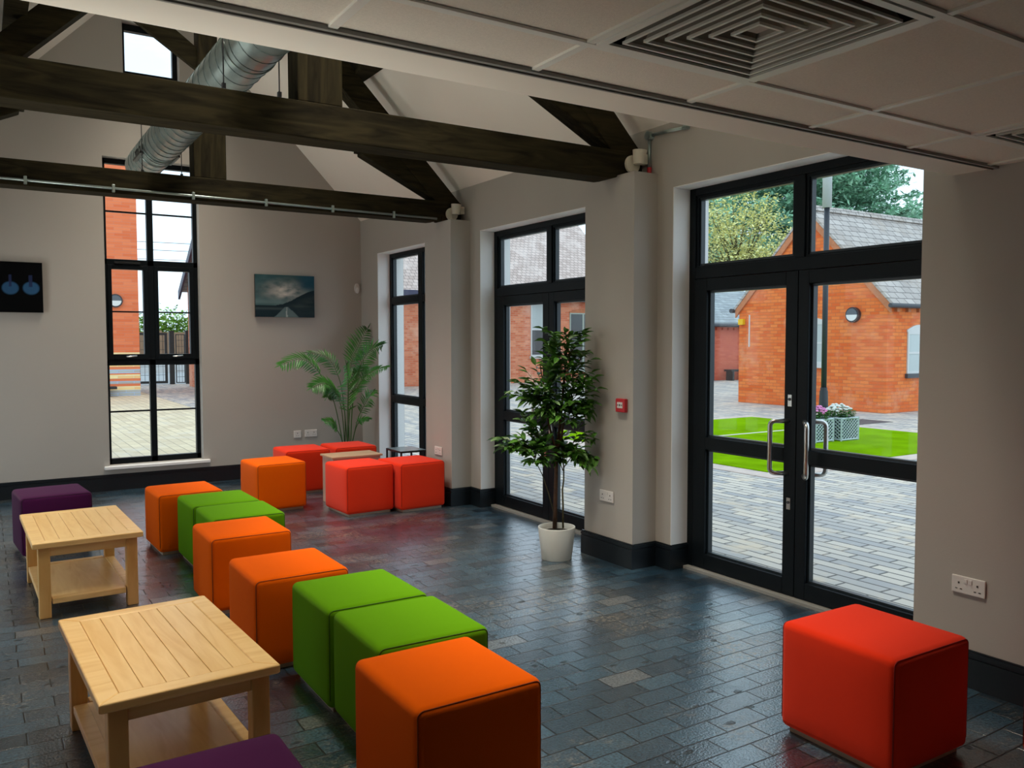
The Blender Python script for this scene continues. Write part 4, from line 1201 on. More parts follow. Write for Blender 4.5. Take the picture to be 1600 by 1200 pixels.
def ficus():
    rnd = random.Random(11)
    C0 = Vector((3.545, 4.965, 0))
    rt = Vector((0.844, -0.536, 0)); fw = Vector((0.536, 0.844, 0))
    k = 0.00468
    def P(px, py, dep=0.0): return C0 + rt * ((px - 871) * k) + fw * dep + Vector((0, 0, (874 - py) * k))
    root = thing('potted_ficus', 'tall artificial ficus in a white pot before the second glass door', 'potted plant', C0)
    H = 0.238
    MB().lathe([(0.108, 0), (0.111, 0.004), (0.138, H - 0.004), (0.137, H), (0.128, H), (0.122, H - 0.03), (0.115, H - 0.05)], C0, 40).build('pot', M['potwhite'], root, smooth=True)
    MB().lathe([(0.117, H - 0.062), (0.118, H - 0.040)], C0, 32).build('soil', M['soil'], root)
    tr = MB()
    def path(pts, r0, r1, mb, n=8):
        m = len(pts); mb.tube(pts, 0, n, radii=[r0 + (r1 - r0) * i / (m - 1) for i in range(m)])
    main = [P(868, 826), P(869, 780), P(870, 740), P(871, 700), P(876, 665, .01), P(880, 620), P(884, 575, .01), P(887, 535), P(895, 515)]
    path(main, 0.017, 0.005, tr)
    path([P(871, 715), P(866, 690, -.01), P(858, 660, -.02), P(855, 630), P(850, 600), P(845, 570)], 0.011, 0.004, tr)
    path([P(872, 705), P(879, 675, -.02), P(884, 640, -.02), P(893, 610), P(905, 585)], 0.010, 0.004, tr)
    tr.build('trunk', M['bark'], root, smooth=True)
    t2_ = MB()
    path([P(881, 826), P(881, 790), P(880, 765), P(882, 750), P(882, 730), P(881, 715), P(888, 700)], 0.0075, 0.004, t2_)
    path([P(866, 800), P(858, 770, -.01), P(848, 740, -.02), P(838, 720, -.02), P(828, 700)], 0.004, 0.003, t2_)
    path([P(882, 730), P(895, 712), P(912, 705), P(925, 712)], 0.004, 0.002, t2_)
    path([P(881, 735), P(876, 722), P(872, 715)], 0.004, 0.002, t2_)
    t2_.build('side_stem', M['twig'], root, smooth=True)
    lv = MB(); tw = MB()
    blobs = [  # centre px, radii px, start px, twigs
        ((886, 533), (32, 24), (885, 560), 11), ((876, 560), (26, 26), (882, 590), 9), ((902, 570), (24, 28), (886, 595), 9),
        ((850, 590), (30, 24), (852, 625), 10), ((818, 612), (26, 18), (850, 625), 9), ((838, 628), (28, 18), (855, 640), 8),
        ((872, 610), (28, 24), (882, 640), 9), ((905, 605), (26, 30), (890, 630), 10), ((918, 632), (18, 16), (895, 640), 6), ((865, 640), (24, 14), (880, 655), 6), ((898, 645), (20, 16), (888, 660), 6),
        ((812, 690), (30, 16), (838, 715), 10), ((792, 690), (18, 10), (828, 700), 6), ((838, 680), (20, 22), (848, 715), 8), ((845, 708), (18, 14), (840, 722), 6), ((828, 660), (16, 16), (848, 690), 5),
        ((900, 690), (24, 22), (885, 715), 9), ((918, 712), (18, 14), (893, 712), 7), ((888, 712), (16, 12), (881, 725), 5), ((930, 680), (8, 8), (905, 690), 2), ((858, 512), (8, 8), (880, 540), 2), ((897, 516), (8, 8), (890, 535), 2)]
    Z = Vector((0, 0, 1))
    for (cx, cy), (rx, ry), st, nt_ in blobs:
        s0 = P(*st)
        for q in range(int(nt_ * 1.45)):
            a = rnd.uniform(0, 2 * math.pi); rr = math.sqrt(rnd.uniform(0.1, 1))
            dep = rnd.uniform(-1, 0.75) * rx * k * 1.1
            e = P(cx + 1.15 * rx * rr * math.cos(a), cy + 1.1 * ry * rr * math.sin(a), dep)
            if e.x > XP - 0.05: e.x = XP - 0.05
            m = (s0 + e) / 2 + Vector((rnd.uniform(-.02, .02), rnd.uniform(-.02, .02), 0.02))
            tw.tube([s0, m, e], 0, 5, radii=[0.0028, 0.0018, 0.001])
            nl = 7
            for i in range(nl):
                t = 0.35 + 0.65 * i / (nl - 1)
                p = s0 * (1 - t) ** 2 + m * 2 * t * (1 - t) + e * t * t
                d = (e - m).normalized()
                side = d.cross(Z); side = side.normalized() if side.length > 1e-3 else rt
                dd = d * 0.6 + side * (0.8 if i % 2 else -0.8) + Vector((rnd.uniform(-.4, .4), rnd.uniform(-.4, .4), rnd.uniform(-.45, .35)))
                if i == nl - 1: dd = d + Vector((0, 0, -0.3))
                L_ = rnd.uniform(0.066, 0.098)
                if p.x + dd.normalized().x * L_ > XP - 0.012: dd.x = -abs(dd.x)
                leaf(lv, p, dd, Z + Vector((rnd.uniform(-.5, .5), rnd.uniform(-.5, .5), 0)), L_, L_ * rnd.uniform(0.42, 0.52))
    tw.build('twigs', M['twig'], root)
    lv.build('foliage', M['ficus'], root, smooth=False)
ficus()

def palm():
    rnd = random.Random(5)
    B = Vector((3.66, 9.43, 0))
    root = thing('potted_palm', 'green areca palm in the far corner behind the red pouffes', 'potted plant', B)
    MB().lathe([(0.10, 0), (0.105, 0.004), (0.135, 0.25), (0.134, 0.255), (0.125, 0.255), (0.118, 0.22)], B, 32).build('pot', M['potwhite'], root, smooth=True)
    MB().lathe([(0.116, 0.20), (0.118, 0.222)], B, 24).build('soil', M['soil'], root)
    def P(px, py, dep=0.0):
        f = (9.43 + dep) / 9.43                  # nearer fronds stand a little lower and further left
        return Vector(((3.66 + (px - 540) * 0.0078) * f, 9.43 + dep, 1.6 + (0.40 + (690 - py) * 0.00775 - 1.6) * f))
    fr = [  # control points px (+depth), leaflet length m, first leaflet position, spread, light
        ([(536, 700), (520, 628), (498, 583), (472, 561), (440, 569)], -0.25, 0.165, 0.50, 1.0),
        ([(541, 700), (543, 610), (548, 570), (558, 545), (574, 517)], 0.10, 0.20, 0.50, 0.9),
        ([(544, 700), (550, 620), (562, 575), (578, 550), (598, 540)], -0.48, 0.17, 0.45, 0.9),
        ([(538, 700), (536, 640), (520, 610), (505, 598), (486, 604)], -0.35, 0.17, 0.42, 1.0),
        ([(539, 700), (534, 620), (524, 580), (508, 558), (482, 552)], 0.05, 0.15, 0.45, 0.9),
        ([(540, 700), (541, 650), (542, 620), (542, 595), (540, 572)], -0.42, 0.19, 0.30, 1.0),
        ([(545, 700), (556, 660), (566, 638), (576, 622), (584, 612)], -0.42, 0.13, 0.40, 0.8),
        ([(536, 700), (531, 684), (524, 670), (517, 658), (504, 655)], -0.30, 0.10, 0.50, 0.9),
        ([(543, 700), (550, 630), (565, 595), (585, 580), (606, 575)], -0.55, 0.12, 0.50, 0.8),
        ([(544, 700), (552, 676), (558, 662), (565, 655), (576, 656)], -0.32, 0.09, 0.50, 0.9),
        ([(541, 700), (545, 640), (553, 610), (562, 590), (566, 575)], -0.10, 0.16, 0.45, 0.9),
        ([(539, 700), (533, 650), (528, 625), (518, 610), (510, 618)], -0.15, 0.13, 0.50, 0.9)]
    for cps, dep, ll, t0, _ in fr:
        pts = [P(px, py, dep * (i / 4) ** 1.3) for i, (px, py) in enumerate(cps)]
        pts[0] = Vector((B.x + (pts[0].x - B.x) * 0.8 + rnd.uniform(-.02, .02), B.y + rnd.uniform(-.03, .03), 0.215))
        # Catmull-Rom
        def cr(t):
            s = t * 4; i = min(3, int(s)); u = s - i
            p0 = pts[max(0, i - 1)]; p1 = pts[i]; p2 = pts[i + 1]; p3 = pts[min(4, i + 2)]
            return 0.5 * ((2 * p1) + (p2 - p0) * u + (2 * p0 - 5 * p1 + 4 * p2 - p3) * u * u + (3 * p1 - p0 - 3 * p2 + p3) * u ** 3)
        N_ = 24
        sp = [cr(i / N_) for i in range(N_ + 1)]
        o = MB().tube(sp, 0, 6, radii=[0.007 - 0.0055 * i / N_ for i in range(N_ + 1)]).build('frond_stem', M['palmstem'], root, smooth=True)
        lv = MB(); nl = 17
        for i in range(nl):
            t = t0 + (1 - t0) * i / (nl - 1) * 0.99
            p = cr(t); d = (cr(min(1, t + 0.02)) - cr(t - 0.02)).normalized()
            prof = math.sin(math.pi * (0.18 + 0.76 * (i / (nl - 1)))) ** 0.6
            # the plane of the frond: mostly facing the room
            nrm = Vector((rnd.uniform(-.15, .15), -0.75, 0.65))
            side = d.cross(nrm).normalized()
            for s in (-1, 1):
                dd = d * 0.75 + side * s * 0.85 + Vector((0, -0.06, -0.16 + rnd.uniform(-.06, .06)))
                L_ = ll * prof * rnd.uniform(0.9, 1.1)
                e = p + dd.normalized() * L_
                if e.x > XW - 0.015: L_ *= max(0.2, (XW - 0.015 - p.x) / max(1e-3, e.x - p.x))
                leaf(lv, p, dd, nrm, L_, 0.005 + 0.105 * ll, fold=0.3, curl=0.22)
            if i == nl - 1: leaf(lv, p, d, nrm, ll * 0.6, 0.014)
        lv.build('leaflets', M['palmleaf'], o)
palm()

# ================================================================ outside
mb = MB().box(XW + 0.30, 60, -14, 34.0, -0.15, -0.012)
tag(mb.build('ground', M['paving']), 'courtyard paved with pale weathered stone setts', 'paving', kind='structure')
mb = MB().box(-30, XW + 0.30, YF + 0.34, 34.0, -0.15, -0.012)
tag(mb.build('ground', M['paving_far']), 'buff stone paving beyond the gable window', 'paving', kind='structure')
mb = MB().box(-60, 60, 34.0, 90, -0.16, -0.02)
tag(mb.build('ground', M['asphalt']), 'grey road surface beyond the mesh gate', 'road', kind='structure')
mb = MB().box(-30, XL - 0.34, -14, YF + 0.34, -0.15, -0.012)
tag(mb.build('ground', M['paving_far']), 'paving outside the left wall, out of view', 'paving', kind='structure')

tag(MB().box(-3.9, -3.6, -6.0, 5.2, -0.02, 4.6).build('boundary_wall', M['brick_e']), 'tall brick boundary wall outside the left wall, out of view', 'wall', kind='structure')  # unseen screen added to keep sky light out of the near left door

TX0, TX1, TY0, TY1 = 8.07, 13.7, 6.87, 12.1
tag(MB().box(TX0, TX1, TY0, TY1, -0.011, 0.006).build('lawn', M['turf']), 'bright green artificial lawn in the courtyard', 'lawn', kind='stuff')
k = MB()
k.box(TX0 - 0.30, TX1 + 0.3, TY0 - 0.30, TY0, -0.012, -0.004).box(TX0 - 0.30, TX1 + 0.3, TY1, TY1 + 0.3, -0.012, -0.004)
k.box(TX0 - 0.30, TX0, TY0, TY1, -0.012, -0.004).box(TX1, TX1 + 0.3, TY0, TY1, -0.012, -0.004)
tag(k.build('lawn_edging', M['kerb']), 'pale pinkish stone edging around the lawn', 'edging', kind='structure')
tag(MB().box(TX0, TX1, 9.89, 9.98, 0.0062, 0.009).build('lawn_strip', M['strip']), 'cream strip running across the lawn', 'edging', kind='structure')
tag(MB().box(14.1, 15.3, 9.9, 10.6, -0.012, -0.006).build('drain_cover', M['lead']), 'dark drain cover in the paving beyond the lawn', 'drain cover')

# lamp post
root = thing('lamp_post', 'tall grey lamp post standing behind the flower planters', 'lamp post', (11.80, 8.90, 0.0065))
c = (11.80, 8.90)
MB().tube([(c[0], c[1], 0.0065), (c[0], c[1], 0.02), (c[0], c[1], 0.78)], 0, 20, radii=[0.10, 0.095, 0.065]).build('base', M['post'], root)
MB().tube([(c[0], c[1], 0.78), (c[0], c[1], 0.83)], 0.055, 20).build('collar', M['post'], root)
MB().tube([(c[0], c[1], 0.83), (c[0], c[1], 3.79)], 0.044, 18).build('shaft', M['post'], root, smooth=True)
MB().tube([(c[0], c[1], 3.79), (c[0], c[1], 5.2)], 0.075, 18).build('sleeve', M['post_top'], root, smooth=True)  # top of the post, lighter and wider than the shaft
MB().tube([(c[0], c[1], 5.2), (c[0], c[1], 5.25), (c[0], c[1], 5.45)], 0, 18, radii=[0.10, 0.25, 0.08]).build('lantern', M['post'], root)

def planter(x, y, w, h, fmat, label, seed, bloom):
    rnd = random.Random(seed)
    root = thing('flower_planter', label, 'planter', (x, y, 0.0065), group='lattice flower planters')
    x0, x1, y0, y1 = x - w / 2, x + w / 2, y - w / 2, y + w / 2
    MB().box(x0 + 0.012, x1 - 0.012, y0 + 0.012, y1 - 0.012, 0.0065, h - 0.03).build('tub', M['planter'], root)
    rm = MB()
    for a, b in (((x0, y0), (x1, y0)), ((x1, y0), (x1, y1)), ((x1, y1), (x0, y1)), ((x0, y1), (x0, y0))):
        for z in (0.026, h - 0.02):
            rm.tube([(a[0], a[1], z), (b[0], b[1], z)], 0.016, 4)
        rm.tube([(a[0], a[1], 0.0065), (a[0], a[1], h)], 0.018, 4)
    rm.build('rails', M['lattice'], root)
    lt = MB(); n = 6
    for a, b in (((x0, y0), (x1, y0)), ((x0, y0), (x0, y1)), ((x1, y0), (x1, y1)), ((x0, y1), (x1, y1))):
        A = Vector((a[0], a[1], 0)); E = Vector((b[0], b[1], 0))
        for k in range(-n, n):
            for s in (0, 1):
                u0, u1 = k / n, k / n + 1.0
                v0, v1 = 0.0, 1.0
                if u0 < 0: v0 = -u0; u0 = 0
                if u1 > 1: v1 = 1 - k / n; u1 = 1
                if v1 - v0 < 0.05: continue
                if s: u0, u1 = 1 - u0, 1 - u1
                p = A.lerp(E, u0); q = A.lerp(E, u1)
                lt.tube([(p.x, p.y, 0.026 + (h - 0.05) * v0), (q.x, q.y, 0.026 + (h - 0.05) * v1)], 0.008, 4)
    lt.build('lattice', M['lattice'], root)
    fo = MB(); fl = MB()
    for i in range(260):
        a = rnd.uniform(0, 6.283); r = w * 0.5 * math.sqrt(rnd.random()); z = h - 0.04 + rnd.uniform(0, 0.13)
        leaf(fo, Vector((x + r * math.cos(a), y + r * math.sin(a), z)), Vector((math.cos(a), math.sin(a), rnd.uniform(-.2, .8))), Vector((0, 0, 1)), 0.07, 0.035)
    for i in range(bloom):
        a = rnd.uniform(0, 6.283); r = w * 0.46 * math.sqrt(rnd.random()); z = h + 0.09 + 0.09 * (1 - (r / (w * 0.46)) ** 2) + rnd.uniform(-.02, .02)
        fl.lathe([(0.012, -0.012), (0.030, 0.0), (0.026, 0.014), (0.008, 0.022)], (x + r * math.cos(a), y + r * math.sin(a), z), 7)
    fo.build('leaves', M['flower_leaf'], root); fl.build('blooms', M[fmat], root)
planter(11.72, 8.55, 0.43, 0.385, 'white_flower', 'lattice planter of white flowers by the lamp post', 3, 60)
planter(11.18, 8.62, 0.43, 0.385, 'pink_flower', 'lattice planter of pink flowers by the lamp post', 4, 50)

# ---- buildings
def sash_window_x(par, X, yc, w, z0, z1, pane='blind', arch=True):
    """window on a face at x = X looking to -x"""
    f = MB(); t = 0.05
    y0, y1 = yc - w / 2, yc + w / 2
    f.box(X - 0.03, X + 0.02, y0, y0 + t, z0, z1).box(X - 0.03, X + 0.02, y1 - t, y1, z0, z1)
    f.box(X - 0.03, X + 0.02, y0 + t, y1 - t, z1 - t, z1).box(X - 0.03, X + 0.02, y0 + t, y1 - t, z0, z0 + t)
    zm = (z0 + z1) / 2
    f.box(X - 0.025, X + 0.02, y0 + t, y1 - t, zm - 0.02, zm + 0.02)
    o = f.build('window', M['paint_white'], par)
    MB().box(X - 0.018, X + 0.01, y0 + t, y1 - t, z0 + t, z1 - t).build('pane', M[pane], o)
    MB().box(X - 0.07, X + 0.02, y0 - 0.05, y1 + 0.05, z0 - 0.10, z0).build('sill', M['paint_white'], o)
    if arch:
        pts = [(y0 - 0.02, z1), (y1 + 0.02, z1)] + [(y1 + 0.02 - (w + 0.04) * k / 8, z1 + 0.04 + 0.10 * math.sin(math.pi * k / 8)) for k in range(9)]
        MB().prism(pts, 'x', X - 0.03, X + 0.02).build('arched_lintel', M['paint_white'], o)
    return o
def sash_window_y(par, Y, xc, w, z0, z1, frame='paint_white', pane='blind', arch='paint_white', sill='lead', mull=False):
    f = MB(); t = 0.05
    x0, x1 = xc - w / 2, xc + w / 2
    f.box(x0, x0 + t, Y - 0.03, Y + 0.02, z0, z1).box(x1 - t, x1, Y - 0.03, Y + 0.02, z0, z1)
    f.box(x0 + t, x1 - t, Y - 0.03, Y + 0.02, z1 - t, z1).box(x0 + t, x1 - t, Y - 0.03, Y + 0.02, z0, z0 + t)
    zm = (z0 + z1) / 2
    if mull: f.box(xc - 0.04, xc + 0.04, Y - 0.03, Y + 0.02, z0 + t, z1 - t)
    else: f.box(x0 + t, x1 - t, Y - 0.03, Y + 0.02, zm - 0.025, zm + 0.025)
    o = f.build('window', M[frame], par)
    if isinstance(pane, str): pane = (pane, pane)
    MB().box(x0 + t, x1 - t, Y - 0.018, Y + 0.01, z0 + t, zm).build('pane', M[pane[0]], o)
    MB().box(x0 + t, x1 - t, Y - 0.018, Y + 0.01, zm, z1 - t).build('pane', M[pane[1]], o)
    MB().box(x0 - 0.05, x1 + 0.05, Y - 0.07, Y + 0.02, z0 - 0.10, z0).build('sill', M[sill], o)
    if arch:
        pts = [(x0 - 0.02, z1), (x1 + 0.02, z1)] + [(x1 + 0.02 - (w + 0.04) * k / 8, z1 + 0.05 + 0.12 * math.sin(math.pi * k / 8)) for k in range(9)]
        MB().prism(pts, 'y', Y - 0.028, Y + 0.02).build('arched_lintel', M[arch], o)
    return o

# A: gabled brick building facing the doors
AX, AY0, AY1, AZE, AZP = 16.9, 11.13, 15.40, 2.52, 4.72
AYC = (AY0 + AY1) / 2
root = thing('brick_building', 'orange brick gabled building beyond the lawn, with a round wall lamp', 'building', (AX, AYC, 0))
MB().prism([(AY0, -0.01), (AY1, -0.01), (AY1, AZE), (AYC, AZP), (AY0, AZE)], 'x', AX, 30.0).build('walls', M['brick'], root)
sl_ = (AZP - AZE) / (AYC - AY0)
rf = MB()
for s in (1, -1):
    ye = AYC + s * (AYC - AY0 + 0.17)
    ze = AZP - sl_ * (AYC - AY0 + 0.17)
    rf.prism([(AYC, AZP + 0.01), (ye, ze + 0.01), (ye, ze + 0.09), (AYC, AZP + 0.09)], 'x', AX - 0.06, 30.1)
rf.build('roof', M['slate_a'], root)
rd = MB()
for k in range(28):
    x = AX - 0.07 + 0.47 * k
    rd.prism([(AYC - 0.13, AZP + 0.02), (AYC + 0.13, AZP + 0.02), (AYC + 0.05, AZP + 0.16), (AYC - 0.05, AZP + 0.16)], 'x', x, x + 0.455)
rd.build('ridge_tiles', M['slate_a'], root, bevel=0.01)
vg = MB()
for s in (1, -1):
    ye = AYC + s * (AYC - AY0 + 0.10); ze = AZP - sl_ * (AYC - AY0 + 0.10)
    vg.prism([(AYC, AZP - 0.20), (ye, ze - 0.20), (ye, ze + 0.0), (AYC, AZP + 0.0)], 'x', AX - 0.05, AX - 0.001)
vg.build('verge_corbel', M['rubbed'], root)
MB().tube([(AX - 0.15, AY1 + 0.16, AZE - 0.12), (30, AY1 + 0.16, AZE - 0.12)], 0.06, 10).build('gutter', M['lead'], root)
MB().tube([(AX - 0.15, AY0 - 0.16, AZE - 0.14), (30, AY0 - 0.16, AZE - 0.14)], 0.05, 10).build('gutter', M['lead'], root)
dn = MB()
for k in range(20):
    dn.box(AX + 0.25 + 0.42 * k, AX + 0.36 + 0.42 * k, AY0 - 0.07, AY0 + 0.01, AZE - 0.27, AZE - 0.15)
dn.build('eaves_dentils', M['rubbed'], root)
sash_window_x(root, AX, AYC, 1.02, 1.06, 2.05)
sash_window_y(root, AY0, 18.08, 0.86, 0.86, 1.80)
sash_window_y(root, AY0, 21.2, 0.86, 0.86, 1.80)
def bulkhead_lamp(c, axis, r, label):
    d = Vector((-1, 0, 0)) if axis == 'x' else Vector((0, -1, 0))
    c = Vector(c)
    root = thing('round_wall_lamp', label, 'wall lamp', c, group='round outdoor wall lamps')
    MB().tube([c, c + d * 0.09], r, 28).build('housing', M['ring'], root)
    u = Vector((0, 1, 0)) if axis == 'x' else Vector((1, 0, 0))
    for nm, a0, mm in (('lens', math.pi, 'lens'), ('hood', 0.0, 'hood')):
        b = MB(); rr = r * 0.80
        pts = [c + d * 0.092 + (u * math.cos(a0 + math.pi * k / 16) + Vector((0, 0, 1)) * math.sin(a0 + math.pi * k / 16)) * rr for k in range(17)]
        q = [p + d * 0.02 for p in pts]
        n = len(pts)
        b.add(pts + q, [tuple(range(n)), tuple(range(2 * n - 1, n - 1, -1))] + [(i, (i + 1) % n, (i + 1) % n + n, i + n) for i in range(n)])
        b.build(nm, M[mm], root)
bulkhead_lamp((AX, 11.96, 2.20), 'x', 0.175, 'round lamp with a half hood on the gabled building')
tag(MB().box(AX - 0.09, AX - 0.002, 15.20, 15.36, 2.03, 2.18).build('alarm_box', M['yellow']), 'small yellow alarm box high on the gable corner', 'alarm box')
tag(MB().box(AX - 0.02, AX - 0.001, 15.03, 15.06, 1.45, 2.28).build('cable_trunking', M['paint_white']), 'thin white vertical trunking on the gabled building', 'cable trunking')

# B: long building across the yard behind the ficus
BY, BZE, BZR = 27.2, 3.55, 6.95
root = thing('brick_building', 'long red brick building with a weathered tile roof, behind the ficus', 'building', (17, BY, 0))
MB().prism([(BY, -0.01), (BY + 7.6, -0.01), (BY + 7.6, BZE), (BY + 3.8, BZR - 0.05), (BY, BZE)], 'x', 11.2, 23.0).build('walls', M['brick_b'], root)
rf = MB()
for s in (1, -1):
    ye = BY + 3.8 - s * 4.1; ze = BZR - (BZR - BZE) / 3.8 * 4.1
    rf.prism([(BY + 3.8, BZR), (ye, ze), (ye, ze + 0.1), (BY + 3.8, BZR + 0.1)], 'x', 11.0, 23.2)
rf.build('roof', M['slate'], root)
MB().box(11.0, 23.2, BY - 0.34, BY - 0.02, BZE - 0.36, BZE - 0.12).build('fascia', M['navy'], root)
MB().box(11.0, 23.2, BY + 3.7, BY + 3.9, BZR + 0.08, BZR + 0.2).build('ridge_tiles', M['slate'], root)
sash_window_y(root, BY, 18.66, 1.0, 1.03, 3.10, pane=('darkpane', 'blind'), arch=None, sill='paint_white')
sash_window_y(root, BY, 20.72, 1.35, 0.45, 2.75, frame='sagegreen', pane='darkpane', arch='rubbed', sill='sagegreen', mull=True)

# E: low building at the left of the gable
root = thing('brick_building', 'low brick outbuilding with grey slates left of the gabled building', 'building', (27, 24.4, 0))
MB().prism([(24.4, -0.01), (29.4, -0.01), (29.4, 2.35), (26.9, 3.75), (24.4, 2.35)], 'x', 23.6, 32.0).build('walls', M['brick_e'], root)
rf = MB()
for s in (1, -1):
    ye = 26.9 - s * 2.75; ze = 3.80 - 0.56 * 2.75
    rf.prism([(26.9, 3.80), (ye, ze), (ye, ze + 0.1), (26.9, 3.90)], 'x', 23.4, 32.2)
rf.build('roof', M['slate_e'], root)
MB().tube([(23.4, 24.10, 2.25), (32.2, 24.10, 2.25)], 0.07, 10).build('gutter', M['lead'], root)
MB().tube([(25.2, 24.32, 2.2), (25.2, 24.32, 0)], 0.05, 10).build('downpipe', M['lead'], root)
dn = MB()
for k in range(24): dn.box(23.7 + 0.34 * k, 23.86 + 0.34 * k, 24.33, 24.41, 2.06, 2.16)
dn.build('eaves_dentils', M['brick_e'], root)
root = thing('bench', 'low black bench against the low outbuilding', 'bench', (26.6, 24.0, 0))
MB().box(25.75, 27.6, 23.85, 24.25, 0.36, 0.44).build('seat', M['black'], root)
MB().box(25.85, 25.95, 23.87, 24.23, -0.01, 0.36).build('leg', M['black'], root)
MB().box(27.4, 27.5, 23.87, 24.23, -0.01, 0.36).build('leg', M['black'], root)

# C: banded brick tower seen through the gable window
root = thing('brick_building', 'tall banded brick building at the left of the gable window', 'building', (2.3, 27.4, 0))
MB().box(0.2, 4.05, 27.4, 31.0, -0.01, 9.0).build('walls', M['brick_c'], root)
MB().box(0.0, 4.25, 27.2, 31.2, 9.0, 9.3).build('roof', M['lead'], root)
bulkhead_lamp((3.405, 27.4, 2.83), 'y', 0.20, 'round lamp with a half hood on the banded building')
root = thing('bench', 'dark bench end in front of the banded building', 'bench', (2.7, 27.1, 0))
MB().box(2.1, 3.34, 26.9, 27.3, 0.22, 0.29).build('seat', M['black'], root)
MB().prism([(2.9, -0.01), (3.0, -0.01), (3.16, 0.22), (2.9, 0.22)], 'y', 26.95, 27.25).build('leg', M['black'], root)
MB().box(2.15, 2.25, 26.95, 27.25, -0.01, 0.22).build('leg', M['black'], root)

# D: gabled building at the right of the gable window
root = thing('brick_building', 'brick gable with dark bargeboard at the right of the gable window', 'building', (6.4, 28.2, 0))
MB().prism([(24.4, -0.01), (32.0, -0.01), (32.0, 3.6), (28.2, 6.15), (24.4, 3.6)], 'x', 6.38, 10.6).build('walls', M['brick_b'], root)
rf = MB()
for s in (1, -1):
    ye = 28.2 + s * 4.15; ze = 6.25 - 0.67 * 4.15
    rf.prism([(28.2, 6.2), (ye, ze - 0.05), (ye, ze + 0.1), (28.2, 6.35)], 'x', 6.18, 10.8)
rf.build('roof', M['slate_e'], root)
bg_ = MB()
for s in (1, -1):
    ye = 28.2 + s * 4.2; ze = 6.25 - 0.67 * 4.2
    bg_.prism([(28.2, 5.95), (ye, ze - 0.28), (ye, ze + 0.02), (28.2, 6.24)], 'x', 6.13, 6.20)
bg_.build('bargeboard', M['navy'], root)

# mesh gate and fence
def mesh_panel(name, x0, x1, y, z0, z1, label, cat, frame, step, thick):
    root = thing(name, label, cat, (x0, y, 0))
    f = MB()
    f.box(x0, x0 + frame, y - 0.03, y + 0.03, z0, z1).box(x1 - frame, x1, y - 0.03, y + 0.03, z0, z1)
    f.box(x0 + frame, x1 - frame, y - 0.03, y + 0.03, z0, z0 + frame).box(x0 + frame, x1 - frame, y - 0.03, y + 0.03, z1 - frame, z1)
    f.build('frame', M['mesh_green'], root)
    m = MB(); n = int((x1 - x0) / step); nv = int((z1 - z0) / (step * 2))
    for k in range(1, n): m.box(x0 + (x1 - x0) * k / n - thick, x0 + (x1 - x0) * k / n + thick, y - 0.004, y + 0.004, z0 + frame, z1 - frame)
    for k in range(1, nv): m.box(x0 + frame, x1 - frame, y - 0.012, y - 0.004, z0 + (z1 - z0) * k / nv - thick, z0 + (z1 - z0) * k / nv + thick)
    m.build('wire_mesh', M['mesh_green'], root)
mesh_panel('mesh_gate', 2.6, 5.98, 33.9, 0.03, 1.95, 'dark green mesh gate at the end of the yard', 'gate', 0.09, 0.16, 0.006)
mesh_panel('mesh_fence_panel', 6.28, 6.62, 33.9, 0.03, 1.90, 'narrow green mesh fence panel right of the gate', 'fence', 0.03, 0.11, 0.006)
for x, w_, lab in ((6.14, 0.085, 'dark gate post between the gate and the fence panel'), (6.70, 0.06, 'dark fence post beside the brick gable')):
    p = thing('fence_post', lab, 'post', (x, 33.9, 0), group='dark fence posts')
    MB().box(x - w_, x + w_, 33.83, 33.97, -0.015, 2.0).build('shaft', M['mesh_green'], p)
    MB().box(x - w_ - 0.015, x + w_ + 0.015, 33.82, 33.98, 2.0, 2.03).build('cap', M['mesh_green'], p)
root = thing('timber_fence', 'brown timber fence beyond the mesh gate', 'fence', (6, 50, 0))
MB().box(-6, 16, 50.0, 50.08, -0.02, 2.15).build('boards', M['timber_fence'], root)
fp = [MB().box(-6 + 2.4 * k, -5.86 + 2.4 * k, 49.9, 50.0, -0.02, 2.25).build('post', M['timber_fence'], root) for k in range(9)]
tag(MB().box(-4, 16, 47.0, 47.4, -0.02, 0.75).build('low_wall', M['paint_white']), 'low white wall across the road', 'wall')
root = thing('house', 'distant house with a grey roof beyond the gate', 'house', (5.3, 64, 0))
MB().box(2.0, 8.0, 64, 70, -0.02, 3.6).build('walls', M['paint_white'], root)
MB().prism([(63.6, 3.5), (70.4, 3.5), (67, 6.0)], 'x', 1.8, 8.2).build('roof', M['lead'], root)
for xw in (4.0, 6.3): MB().box(xw, xw + 0.9, 63.95, 64.05, 1.6, 2.8).build('window', M['darkpane'], root)
for k, z in enumerate((6.9, 7.5, 8.0)):
    tag(MB().tube([(-20 + 4 * i, 58, z + 0.004 * (4 * i - 26) ** 2 * 0.3) for i in range(14)], 0.018, 5).build('power_line', M['lead']), 'thin overhead wire, %s of three across the sky' % ('lowest', 'middle', 'topmost')[k], 'wire', group='overhead wires')

